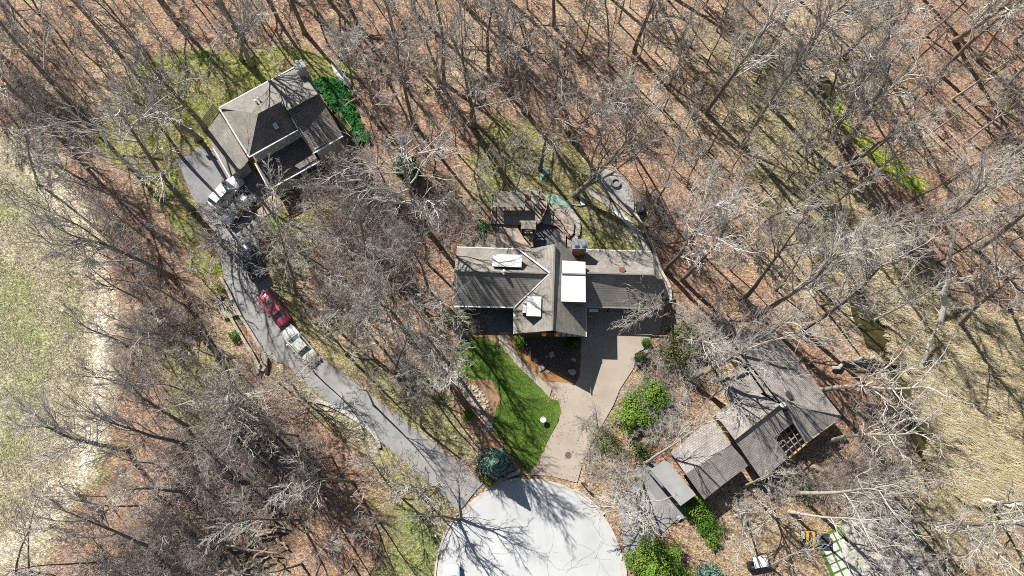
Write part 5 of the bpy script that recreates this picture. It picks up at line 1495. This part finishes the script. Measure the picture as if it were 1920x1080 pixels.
# trees the photograph lets one follow from foot to top: kind, foot, height, top (at 0.8 of the height)
for k, base, h, top in (
    ('tall4', (358, 392), 25, (232, 235)), ('tall0', (386, 243), 24, (298, 95)), ('tall1', (374, 262), 23, (262, 150)),
    ('tall0', (472, 122), 24, (402, 35)), ('tall3', (452, 112), 22, (440, 10)), ('tall3', (345, 300), 20, (270, 210)),
    ('tall4', (70, 215), 22, (-40, 110)), ('slim0', (72, 345), 17, (40, 215)), ('slim1', (86, 300), 17, (60, 150)),
    ('tall4', (365, 838), 17, (190, 795)), ('tall0', (352, 800), 17, (230, 705)), ('tall1', (300, 1028), 18, (120, 1000)),
    ('tall3', (355, 925), 18, (215, 890)), ('wide0', (410, 800), 15, (395, 740)), ('tall1', (385, 640), 18, (300, 610)),
    ('slim0', (30, 1075), 14, (5, 960)), ('slim1', (55, 1072), 14, (48, 950)), ('tall3', (500, 800), 18, (440, 720)),
    ('tall2', (888, 235), 20, (868, 95)), ('tall1', (1012, 318), 20, (1042, 190)), ('wide0', (1076, 366), 15, (1150, 270)),
    ('slim1', (962, 372), 15, (985, 290)), ('slim0', (902, 372), 15, (895, 275)), ('slim2', (942, 362), 15, (940, 260)),
    ('tall1', (1062, 245), 21, (1082, 120)), ('tall3', (1070, 262), 20, (1110, 175)), ('slim0', (1185, 282), 18, (1205, 190)),
    ('slim1', (1232, 380), 18, (1262, 300)), ('tall4', (755, 540), 15, (728, 476)), ('tall3', (803, 545), 17, (790, 445)),
    ('tall4', (1246, 506), 20, (1322, 415)), ('tall0', (1278, 524), 20, (1362, 446)), ('tall1', (1391, 560), 22, (1520, 468)),
    ('tall0', (1420, 590), 22, (1545, 505)), ('tall4', (1288, 716), 20, (1462, 622)), ('tall0', (1505, 618), 22, (1650, 535)),
    ('pale1', (1210, 868), 16, (1335, 810)), ('pale0', (1550, 828), 20, (1690, 775)), ('pale0', (1492, 925), 20, (1690, 942)),
    ('pale1', (1393, 912), 14, (1440, 880)), ('low0', (1264, 562), 9, (1218, 575)), ('low1', (1205, 905), 10, (1195, 960)),
    ('low0', (1190, 920), 9, (1175, 955)), ('pale1', (1398, 968), 12, (1372, 1020)), ('low1', (1450, 955), 9, (1440, 960)),
    ('tall3', (1583, 106), 22, (1640, 18)), ('tall0', (1585, 272), 23, (1690, 145)), ('slim0', (1552, 190), 17, (1585, 125)),
    ('tall1', (1562, 254), 22, (1635, 150)), ('tall3', (1608, 302), 21, (1700, 205)), ('tall0', (1790, 76), 24, (1920, -20)),
    ('tall1', (1640, 102), 22, (1740, 0)), ('tall4', (1798, 612), 19, (1890, 520)), ('pale1', (1858, 946), 16, (1960, 950)),
    ('pale1', (1890, 572), 20, (1990, 530)), ('slim1', (1632, 288), 18, (1700, 230)), ('tall0', (1685, 457), 20, (1830, 375)),
    ('tall1', (1600, 440), 20, (1740, 370)), ('pale1', (1640, 600), 15, (1760, 545)), ('pale0', (1480, 960), 15, (1640, 1000)),
    ('pale1', (1440, 1062), 12, (1520, 1010)), ('tall2', (862, 974), 13, (825, 915)), ('tall1', (818, 655), 21, (800, 590)), ('tall3', (842, 720), 19, (828, 665)), ('tall0', (770, 640), 20, (745, 570)), ('slim2', (812, 745), 15, (800, 700)), ('slim0', (740, 700), 15, (725, 640)), ('tall3', (860, 618), 17, (850, 560)), ('slim1', (700, 760), 15, (685, 715)), ('tall3', (556, 552), 20, (532, 470)), ('slim0', (648, 664), 14, (640, 622)), ('slim2', (612, 618), 13, (600, 575)), ('slim0', (705, 640), 16, (690, 580)), ('pale1', (1332, 745), 15, (1402, 715)), ('tall1', (790, 800), 12, (785, 770)), ('slim1', (590, 700), 11, (575, 670)), ('low1', (800, 940), 10, (770, 898)),
    ('low1', (735, 915), 10, (700, 870)), ('slim0', (790, 700), 15, (775, 640)), ('slim2', (838, 700), 16, (800, 620)),
    ('low0', (470, 395), 8, (445, 385)), ('low1', (575, 372), 7, (580, 350)), ('low0', (512, 400), 7, (505, 345)),
    ('low1', (425, 425), 9, (408, 415)), ('low0', (440, 470), 9, (420, 455)), ('low1', (625, 335), 8, (630, 300)),
    ('tall3', (670, 192), 20, (648, 60)), ('slim1', (590, 400), 12, (580, 350)), ('slim2', (500, 700), 14, (470, 670)),
    ('slim0', (1310, 640), 15, (1350, 600)), ('pale1', (1120, 800), 7, (1110, 770)), ('slim1', (700, 670), 14, (680, 590)),
    ('wide0', (685, 500), 13, (672, 440)), ('wide0', (460, 790), 13, (440, 740)), ('low0', (560, 740), 8, (545, 715))):
    plant(k, base, h, top, rnd=rt)

# the woods: trees spaced through the wooded ground
WOODS = [([(-60, -60), (1980, -60), (1980, 480), (1780, 520), (1640, 500), (1560, 560), (1500, 640), (1440, 640), (1340, 620), (1270, 600), (1255, 540), (1225, 440), (1180, 330), (1110, 290), (1030, 215), (900, 215), (890, 300), (860, 420), (840, 520), (830, 640), (750, 670), (640, 620), (580, 560), (610, 400), (690, 320), (690, 120), (560, 80), (330, 90), (230, 140), (160, 260), (120, 330), (60, 240), (-60, 210)], 1.0),
         ([(215, 330), (320, 400), (380, 500), (440, 600), (470, 700), (500, 760), (600, 800), (690, 880), (720, 980), (700, 1080), (120, 1080), (200, 900), (240, 740), (225, 560), (190, 430)], 0.75),
         ([(1480, 700), (1600, 690), (1640, 760), (1700, 900), (1600, 930), (1500, 900), (1560, 790)], 0.5),
         ([(1560, 950), (1720, 960), (1760, 1060), (1600, 1080)], 0.4)]
KEEP_OUT = [([(490, 385), (620, 385), (600, 490), (555, 550), (505, 520)], 14), ([(400, 195), (565, 115), (660, 260), (520, 400), (330, 400), (310, 300)], 26), ([(1540, 160), (1600, 190), (1740, 330), (1740, 375), (1600, 290)], 8),
            ([(1460, 0), (1640, 0), (1640, 90), (1540, 150), (1480, 90)], 0), ([(430, 520), (620, 640), (600, 720), (420, 600)], 10), ([(845, 350), (1260, 350), (1260, 630), (845, 630)], 20), ([(410, 940), (550, 930), (560, 1090), (390, 1090)], 6), ([(1640, 620), (1900, 620), (1900, 900), (1740, 880)], 4)]
used = [P(*t[1]) for t in TREES]
cand = 0
while cand < 9000:
    cand += 1
    px, py = rt.uniform(-60, 1980), rt.uniform(-60, 1080)
    dens = 0
    for pol, w in WOODS:
        if poly_dist(np.array([px]), np.array([py]), pol)[0] > 6: dens = max(dens, w)
    if rt.random() > dens: continue
    if any(poly_dist(np.array([px]), np.array([py]), pol)[0] > -m for pol, m in KEEP_OUT): continue
    p = P(px, py)
    big = rt.random() < 0.5
    sp = 5.2 if big else 3.6
    if any((p - q).length < sp for q in used): continue
    if len(TREES) > 296: break
    used.append(p)
    k = rt.choice(('tall0', 'tall1', 'tall2', 'tall3', 'tall4')) if big else rt.choice(('slim0', 'slim1', 'slim2'))
    if px > 1500 and rt.random() < 0.25: k = rt.choice(('pale0', 'pale1'))
    h = rt.uniform(19, 25) if big else rt.uniform(11, 18)
    plant(k, (px, py), h, None, rnd=rt, s=rt.uniform(.85, 1.15))
print('trees', len(TREES), 'candidates', cand)
# ------------------------------------------------------------------ undergrowth: leafless shrubs, saplings, fallen wood
def bush_mesh(seed, R, H, nstem, mats, n2=5, n3=4, n4=4, r=0.018, arch=0.03, flat=0.6):
    rng = np.random.default_rng(seed)
    S = np.zeros((nstem, 3)); S[:, :2] = rng.normal(0, R * 0.30, (nstem, 2)); S[:, 2] = -0.1
    a = rng.uniform(0, 6.28, nstem)
    D = np.stack([np.cos(a) * flat, np.sin(a) * flat, np.ones(nstem)], -1)
    D[:, :2] += S[:, :2] / R
    P1 = grow(rng, S, D, np.full(nstem, H) * rng.uniform(.6, 1.15, nstem), 7, 0.16, -arch); R1 = taper(np.full(nstem, r * 1.5), np.full(nstem, r * .5), 7)
    bits = [tubes(P1, R1, 4)]
    plen, PP, RR = np.full(nstem, H), P1, R1
    for lv, n, K, S_ in ((2, n2, 5, 3), (3, n3, 4, 3), (4, n4, 2, 3)):
        if not n: continue
        S, D, L, rr = spawn(rng, PP, RR, n, 0.15, 0.98, 0.3, 0.95, 0.62, plen, 0.7)
        PP = grow(rng, S, D, L, K, 0.2, -arch); RR = taper(np.maximum(rr, r * .5), np.full(len(rr), r * .28), K)
        bits.append(tubes(PP, RR, S_)); plen = L
    v, f = join(bits)
    return np_mesh('bare_shrub', v, f, mats)
BUSH = [bush_mesh(101, 1.6, 2.8, 20, M_BRUSH), bush_mesh(102, 2.2, 3.4, 26, M_BRUSH, arch=0.08), bush_mesh(103, 1.3, 2.4, 18, M_TWIG, arch=0.05), bush_mesh(104, 1.9, 3.6, 18, M_BRUSH, arch=0.02), bush_mesh(105, 1.2, 2.0, 22, M_TWIGP, arch=0.12)]
SHRUBS = []
rb = random.Random(5)
def bush(px, py, k, s, name='bare_shrub'):
    o = link_mesh(name, BUSH[k], None, P(px, py, -0.05))
    o.rotation_euler = (0, 0, rb.uniform(0, 6.28)); o.scale = (s, s, s * rb.uniform(.8, 1.1))
    SHRUBS.append([o, (px, py), 'bush%d' % k, s * 3, None])
# thick places first: outline, how many, kinds
for pol, n, ks, s0, s1 in (
    ([(620, 360), (700, 340), (780, 420), (760, 500), (690, 550), (630, 530), (625, 450)], 22, (0, 1, 3), .9, 1.5),
    ([(360, 780), (460, 740), (550, 770), (580, 850), (540, 930), (470, 940), (380, 960), (320, 900)], 24, (0, 1), .9, 1.6),
    ([(400, 410), (470, 390), (485, 430), (470, 480), (405, 480)], 6, (2, 3), .8, 1.2),
    ([(1250, 600), (1340, 600), (1420, 640), (1400, 740), (1300, 800), (1210, 860), (1190, 720)], 22, (2, 4), .8, 1.3),
    ([(1100, 780), (1200, 780), (1190, 900), (1090, 900)], 9, (2, 4), .6, .9),
    ([(1400, 890), (1560, 840), (1700, 850), (1690, 920), (1480, 930), (1340, 950)], 17, (3, 0, 4), .7, 1.2),
    ([(200, 1000), (420, 940), (440, 1080), (180, 1080)], 14, (1, 3), .9, 1.3),
    ([(860, 350), (900, 400), (900, 450), (850, 460), (800, 400)], 7, (2, 3), .8, 1.1),
    ([(850, 585), (910, 580), (910, 620), (850, 630)], 4, (2,), .7, .9),
    ([(1190, 360), (1260, 400), (1260, 480), (1210, 440)], 6, (0, 2), .6, .9),
    ([(730, 660), (830, 620), (840, 720), (760, 720)], 6, (2, 4), .7, 1.0),
    ([(0, 150), (130, 150), (160, 280), (60, 260), (0, 230)], 9, (3, 0), .8, 1.2),
    ([(200, 380), (380, 560), (430, 640), (240, 720)], 16, (3, 0), .8, 1.2),
    ([(1590, 960), (1720, 960), (1760, 1070), (1640, 1070)], 5, (4, 2), .6, .8)):
    k = 0; placed = []
    while k < n * 12 and len(placed) < n:
        k += 1
        x = rb.uniform(min(p[0] for p in pol), max(p[0] for p in pol)); y = rb.uniform(min(p[1] for p in pol), max(p[1] for p in pol))
        if poly_dist(np.array([x]), np.array([y]), pol)[0] < 0 or any(math.hypot(x - a, y - b) < 20 for a, b in placed): continue
        if any(poly_dist(np.array([x]), np.array([y]), q)[0] > -4 for q in ([(400, 195), (565, 115), (660, 260), (520, 380), (330, 360)], [(1350, 640), (1460, 620), (1580, 780), (1430, 905), (1320, 940), (1210, 890), (1250, 840)], drive_l, [(1510, 985), (1560, 990), (1590, 1080), (1540, 1080)], [(415, 945), (550, 935), (560, 1085), (395, 1085)])): continue
        placed.append((x, y)); bush(x, y, rb.choice(ks), rb.uniform(s0, s1))
print('shrubs', len(SHRUBS))
# ------------------------------------------------------------------ saplings in the woods
SAPM = []
for sd, H in ((201, 9), (202, 7.5), (203, 10)):
    a, b = tree_meshes(sd, H, .075, .25, .42, n1=9, n2=6, n3=4, n4=0 or 3, n5=0, gnarl=.14, twig=.0125)
    # trunk and twigs of a thin sapling read as one piece here
    bm = bmesh.new(); bm.from_mesh(a); bm.from_mesh(b); me = bpy.data.meshes.new('sapling'); bm.to_mesh(me); bm.free(); me.materials.append(M_TWIG)
    SAPM.append((me, H))
SAPS = []
k = 0
rsp = random.Random(31)
nocars = [(449, 334), (515, 578), (560, 645), (475, 492)]
while len(SAPS) < 190 and k < 6000:
    k += 1
    px, py = rsp.uniform(-30, 1960), rsp.uniform(-30, 1075)
    if rsp.random() < .35: px, py = rsp.uniform(-30, 700), rsp.uniform(-30, 420)
    if not any(poly_dist(np.array([px]), np.array([py]), pol)[0] > 4 and rsp.random() < w for pol, w in WOODS): continue
    if any(poly_dist(np.array([px]), np.array([py]), pol)[0] > -m - 12 for pol, m in KEEP_OUT): continue
    p = P(px, py)
    if any((p - q).length < 2.6 for q in used): continue
    used.append(p)
    me, H = rsp.choice(SAPM); s = rsp.uniform(.7, 1.25)
    o = link_mesh('sapling', me, None, P(px, py, -.1)); o.rotation_euler = (rsp.uniform(-.15, .15), rsp.uniform(-.15, .15), rsp.uniform(0, 6.28)); o.scale = (s, s, s * rsp.uniform(.8, 1.1))
    SAPS.append([o, (px, py), 'sapling', H * s, None])

# ------------------------------------------------------------------ fallen wood
M_MOSSLOG = mat('mossy_log', (0.30, 0.26, 0.12), (0.20, 0.16, 0.09), 2.5, .95, .5, 12)
M_RAWLOG = mat('raw_log', (0.48, 0.40, 0.28), (0.34, 0.27, 0.19), 2.5, .9, .4, 12)
def log(a, b, r, m, label, za=.25, zb=.25, stubs=3, name='fallen_log'):
    A, B = P(*a, za), P(*b, zb); o = empty(name, (A + B) / 2, label, 'log')
    rr = random.Random(int(a[0] * 7 + a[1])); n = 7; pts = []
    for i in range(n):
        q = A.lerp(B, i / (n - 1)); s = r * 1.2 if 0 < i < n - 1 else 0; pts.append(q + Vector((rr.uniform(-s, s), rr.uniform(-s, s), rr.uniform(0, s * .5))))
    mb = MB(); mb.tube(pts, [r * (1.15 - .55 * i / (n - 1)) for i in range(n)], 9); mb.obj('trunk', m, o, smooth=False)
    for k in range(stubs):
        i = rr.randrange(2, n - 1); d = Vector((rr.uniform(-1, 1), rr.uniform(-1, 1), rr.uniform(0, .8))).normalized(); L = rr.uniform(.6, 2.2)
        mb = MB(); mb.tube([pts[i], pts[i] + d * L * .5 + Vector((0, 0, .05)), pts[i] + d * L], [r * .35, r * .25, r * .08], 6); mb.obj('branch_stub', m, o)
    return o
log((1764, 602), (1791, 436), .30, M_SNAG, 'long straight bleached trunk leaning across the upper edge of the reeds', .5, 9.0, 2)
log((1732, 678), (1760, 602), .18, M_SNAG, 'thin bleached pole below the long straight trunk in the reeds', 1.2, 3.0, 1)
log((1766, 600), (1792, 640), .10, M_SNAG, 'forked white branch at the foot of the long bleached trunk', .4, .2, 5)
log((1740, 560), (1768, 600), .08, M_SNAG, 'thin pale stick crossing the foot of the bleached trunk', .3, .5, 1)
log((1560, 690), (1640, 668), .22, M_BARKP, 'short pale log reaching the creek bank by the brown water', .3, .3, 1)
log((1580, 680), (1700, 685), .17, M_BARK, 'dark log bridging the creek just beyond the short pale log', .4, .35, 2)
log((1515, 876), (1580, 882), .30, M_RAWLOG, 'thick short log in the brush below the notch roofed house', .3, .3, 1)
log((655, 64), (752, 66), .17, M_RAWLOG, 'pale straight log on the leaves near the top edge', .3, .3, 2)
log((0, 162), (60, 146), .22, M_MOSSLOG, 'dark log lying at the left edge above the field', .3, .3, 2)
log((0, 172), (45, 178), .24, M_BARK, 'second dark log just below the first at the left edge', .3, .3, 1)
log((752, 405), (838, 412), .28, M_MOSSLOG, 'mossy curved log in the leaves left of the deck', .3, .4, 2)
log((1320, 700), (1465, 628), .22, M_MOSSLOG, 'long mossy limb hanging over the far end of the rose grey roof', 5.0, 7.6, 4, 'fallen_limb')
log((700, 318), (716, 300), .12, M_RAWLOG, 'short stick near the lone dense evergreen', .2, .2, 0)
log((1840, 940), (1920, 948), .20, M_SNAG, 'pale log at the right edge of the reed marsh', .5, .8, 1)
log((1745, 838), (1810, 812), .08, M_SNAG, 'thin white branch in the reeds by the creek end', .3, .4, 2)
log((1720, 728), (1800, 708), .08, M_SNAG, 'thin crooked white branch on the open reeds', .3, .5, 1)
# the brush and log heap at the lower left, each pole its own
dirs = 'topmost,upper,middle,lower,lowest'.split(',')
heap = [((484, 955), (530, 985)), ((440, 992), (535, 997)), ((420, 1024), (520, 1036)), ((380, 1070), (438, 990)), ((384, 1078), (415, 1032)), ((440, 1044), (464, 1078)), ((462, 1060), (500, 1028)),
        ((470, 1062), (505, 1042)), ((500, 960), (520, 940)), ((505, 972), (535, 945)), ((455, 1050), (478, 1000)), ((520, 1010), (540, 1030)), ((480, 1005), (520, 990)), ((396, 976), (455, 972)), ((500, 985), (545, 990)),
        ((450, 1075), (476, 1046)), ((412, 1050), (380, 1080)), ((508, 1040), (530, 1062))]
hl_ = ['reddish white pole at the top of the heap', 'long pale pole crossing the dark pit', 'straight pale pole across the lower pit', 'long thin pole at the outer lower side of the pit', 'short thin pole beside the long outer pole',
       'pale pole pointing down out of the pit', 'mossy log rising from the pit floor', 'mossy log parallel to the first rising one', 'short mossy log at the uphill rim', 'mossy log leaning on the uphill rim',
       'thin grey pole standing across the middle', 'short log sliding off the far rim', 'mossy log under the long pale pole', 'grey curved log at the near uphill rim', 'yellow green log end on the far rim',
       'stubby log near the bottom edge', 'dark pole nearest the bottom edge', 'short tan log at the far lower rim']
for (a, b), t in zip(heap, hl_):
    log(a, b, rsp.uniform(.09, .17), rsp.choice((M_MOSSLOG, M_RAWLOG, M_RAWLOG)), t + ' of the brush heap' if 'heap' not in t else t, rsp.uniform(.2, .9), rsp.uniform(.2, .9), 1, 'cut_pole')

# ------------------------------------------------------------------ reeds of the marsh and rough grass
def blades(name, pol, n, h0, h1, w, lean, m, label, dens_noise=.12, seed=1, z=-.12, keep=.42, lrand=.5):
    g = np.random.default_rng(seed)
    xs_, ys_ = [p[0] for p in pol], [p[1] for p in pol]
    x = g.uniform(min(xs_), max(xs_), n); y = g.uniform(min(ys_), max(ys_), n)
    ns = fnoise(x * .016 + seed, y * .016)
    k = (poly_dist(x, y, pol) + (fnoise(x * .03, y * .03 + 8) - .5) * 60 > 0) & (fnoise(x * .05 + 3, y * .05 + seed) > keep)
    x, y = x[k], y[k]
    a, b = (x - 960) / FOC, -(y - 540) / FOC
    dy, dz = b * CT + ST, b * ST - CT; kk = (z - CAM_H) / dz
    B = np.stack([a * kk, dy * kk, np.full(len(x), z)], -1); N = len(B)
    h = g.uniform(h0, h1, (N, 1)); l = np.array(lean)[None, :] + g.normal(0, lrand, (N, 2))
    tip = B + np.concatenate([l * h * .8, h], -1); mid = B + np.concatenate([l * h * .25, h * .6], -1)
    s = unit(np.cross(tip - B, g.normal(0, 1, (N, 3)))) * w * g.uniform(.6, 1.4, (N, 1))
    V = np.stack([B - s, B + s, mid + s * .8, mid - s * .8, tip], 1).reshape(-1, 3)
    i0 = np.arange(N) * 5
    F = np.concatenate([np.stack([i0, i0 + 1, i0 + 2], -1), np.stack([i0, i0 + 2, i0 + 3], -1), np.stack([i0 + 3, i0 + 2, i0 + 4], -1)])
    return tag(link_mesh(name, np_mesh(name, V, F, m)), label, name.replace('_', ' '), None, 'stuff')
M_REED = mat('dead_reed', (0.88, 0.77, 0.52), (0.64, 0.52, 0.30), .5, .85)
M_ROUGH = mat('rough_grass', (0.68, 0.60, 0.42), (0.46, 0.43, 0.22), .3, .9)
M_GREENB = mat('green_blade', (0.22, 0.30, 0.05), (0.12, 0.20, 0.03), .4, .9)
blades('reeds', [(1640, 560), (1760, 560), (1920, 600), (1925, 960), (1790, 940), (1730, 850), (1690, 730)], 110000, .5, 1.1, .018, (1.3, -.8), M_REED, 'pale dead reeds of the marsh along the creek', seed=4)
blades('reeds', [(1600, 380), (1700, 430), (1760, 560), (1660, 600), (1570, 500)], 22000, .3, .8, .016, (1.2, -.8), M_REED, 'sparser dead reeds at the head of the marsh', seed=6)
blades('tall_grass', [(-10, 330), (150, 420), (180, 560), (180, 760), (110, 900), (-10, 1010)], 50000, .08, .22, .014, (1.0, -.8), M_ROUGH, 'mown straw coloured grass of the open field', seed=8, z=-.08, keep=.35)
blades('tall_grass', [(560, 560), (650, 650), (740, 690), (830, 720), (890, 860), (760, 780), (640, 690)], 22000, .1, .25, .013, (.6, -.5), M_ROUGH, 'thin dry grass between the asphalt drive and the straw bed', seed=9, z=-.08)
blades('tall_grass', [(890, 240), (1010, 230), (1120, 320), (1200, 400), (1200, 470), (1080, 440), (900, 360)], 22000, .1, .25, .013, (.6, -.5), M_ROUGH, 'dry yellow grass of the back lawn by the fire ring', seed=10, z=-.08)
blades('lawn_grass', LAWN_PX, 60000, .05, .13, .012, (.1, -.1), M_GREENB, 'green blades of the front lawn', seed=12, z=.02, keep=.3)
blades('moss_grass', [(200, 200), (340, 100), (600, 100), (560, 130), (400, 200), (340, 300), (400, 480), (330, 400)], 50000, .06, .2, .014, (.1, -.1), M_GREENB, 'mossy lawn blades beside the two storey house', seed=14, z=-.09, keep=.45)

def fallen(name, pol, n, z, m, label, seed):
    g = np.random.default_rng(seed)
    x = g.uniform(min(q[0] for q in pol), max(q[0] for q in pol), n); y = g.uniform(min(q[1] for q in pol), max(q[1] for q in pol), n)
    d = poly_dist(x, y, pol)
    k = (d > 0) & (g.random(n) < np.clip(.25 + np.exp(-d / 9) * 1.0 + (fnoise(x * .06, y * .06 + seed) - .55) * 1.6, .02, 1))
    x, y = x[k], y[k]
    a, b = (x - 960) / FOC, -(y - 540) / FOC
    dy, dz = b * CT + ST, b * ST - CT; kk = (z - CAM_H) / dz
    B = np.stack([a * kk, dy * kk, np.full(len(x), z)], -1); N = len(B)
    d = unit(g.normal(0, .35, (N, 3)) + np.array([0, 0, 1])); u = unit(np.cross(d, g.normal(0, 1, (N, 3)))); v = np.cross(d, u); s = g.uniform(.035, .075, (N, 1))
    V = np.stack([B - u * s * 1.3, B + v * s * .8, B + u * s * 1.3, B - v * s * .8], 1); V[..., 2] = np.maximum(V[..., 2], z - .004); V = V.reshape(-1, 3)
    tag(link_mesh(name, np_mesh(name, V, np.arange(N * 4).reshape(N, 4), m)), label, 'leaves', None, 'stuff')
M_LEAF = mat('fallen_leaf', (0.42, 0.25, 0.12), (0.24, 0.13, 0.07), 6, .9)
fallen('fallen_leaves', LAWN_PX, 5000, .05, M_LEAF, 'brown leaves blown along the edge of the front lawn', 41)
fallen('fallen_leaves', drive_l, 9000, .035, M_LEAF, 'brown leaves drifted along the edges of the asphalt drive', 42)
fallen('fallen_leaves', [(1060, 700), (1090, 720), (1140, 760), (1100, 860), (1082, 904), (990, 889), (1030, 822), (1051, 770)], 900, .035, M_LEAF, 'scattered brown leaves on the tan concrete drive', 43)
fallen('fallen_leaves', [(968, 632), (1090, 633), (1088, 700), (1080, 718), (1050, 700), (1022, 690), (1000, 672)], 2500, .055, M_LEAF, 'brown leaves caught in the dark mulch bed', 44)

# ------------------------------------------------------------------ labels that single each tree and shrub out
MARKS = [('white canoe', 640, 143), ('ivy bed', 640, 200), ('stone fire ring', 1154, 343), ('covered grill', 1198, 393), ('slatted pergola', 960, 366), ('brick chimney', 1087, 464), ('middle house gable', 1035, 620),
         ('clipped green ball', 1210, 644), ('manhole cover', 1066, 853), ('blue green spruce', 928, 855), ('white bird bath', 1018, 787), ('maroon car', 515, 578), ('cream car', 560, 645), ('white suv', 422, 360),
         ('grey pickup truck', 475, 492), ('stone house chimney', 561, 124), ('lone dense evergreen', 768, 330), ('timber steps', 425, 580), ('yellow dumper', 1525, 1007), ('white paver patio', 1565, 1050), ('white work table', 1420, 1052),
         ('lime green tree', 1228, 1040), ('lime shrub clump', 1190, 770), ('flat carport roof', 1262, 905), ('pergola notch roof', 1482, 825), ('bleached marsh trunk', 1778, 520), ('short creek log', 1600, 680), ('yellow moss strip', 1640, 275),
         ('brush heap', 460, 1010), ('marker post', 818, 1004), ('lower creek end', 1735, 845), ('moss lawn corner', 240, 160), ('pale field track', 185, 600), ('field green patch', 30, 350), ('log near the top edge', 700, 65),
         ('sunlit leaf clearing', 1550, 60), ('apron end', 345, 300), ('left edge logs', 30, 165), ('parked silver car', 846, 1075), ('upper right corner', 1910, 10), ('upper left corner', 10, 10), ('lower left corner', 10, 1070), ('lower right corner', 1910, 1070)]
ORD = ['closest', 'second closest', 'third closest', 'fourth closest', 'fifth closest', 'sixth closest', 'seventh closest', 'eighth closest', 'ninth closest', 'tenth closest', 'eleventh closest', 'twelfth closest', 'thirteenth closest', 'fourteenth closest']
SEC = ['to the right of', 'up and right from', 'straight above', 'up and left from', 'to the left of', 'down and left from', 'straight below', 'down and right from']
LOOK = {'tall': 'tall', 'slim': 'slender', 'low0': 'low spreading', 'low1': 'low spreading', 'pale': 'pale barked', 'wide': 'broad crowned', 'sapl': 'thin', 'bush': 'twiggy'}
def label_all(items, noun, cat, group):
    table = []
    for name, mx_, my_ in MARKS:
        bins = {}
        for i, it in enumerate(items):
            dx, dy_ = it[1][0] - mx_, my_ - it[1][1]
            s = int(((math.degrees(math.atan2(dy_, dx)) + 382.5) % 360) // 45)
            bins.setdefault(s, []).append((math.hypot(dx, dy_), i))
        for s, l in bins.items():
            l.sort()
            for r, (d, i) in enumerate(l[:len(ORD)]): table.append((r * 160 + d, i, r, s, name))
    table.sort(key=lambda t: t[0])
    done = set()
    for _, i, r, s, name in table:
        if i in done: continue
        done.add(i); it = items[i]
        look = LOOK.get(it[2][:4], LOOK.get(it[2], 'bare'))
        tag(it[0], '%s %s, %s one %s the %s' % (look, noun, ORD[r], SEC[s], name), cat, group)
    print(noun, 'unlabelled', len(items) - len(done))
label_all(TREES, 'bare tree', 'tree', 'bare trees of the surrounding woods')
label_all(SHRUBS, 'leafless shrub', 'shrub', 'leafless shrubs under the trees')
label_all(SAPS, 'bare sapling', 'sapling', 'bare saplings among the larger trees')
print('tris', sum(len(m.polygons) for m in bpy.data.meshes), 'objects', len(bpy.data.objects))
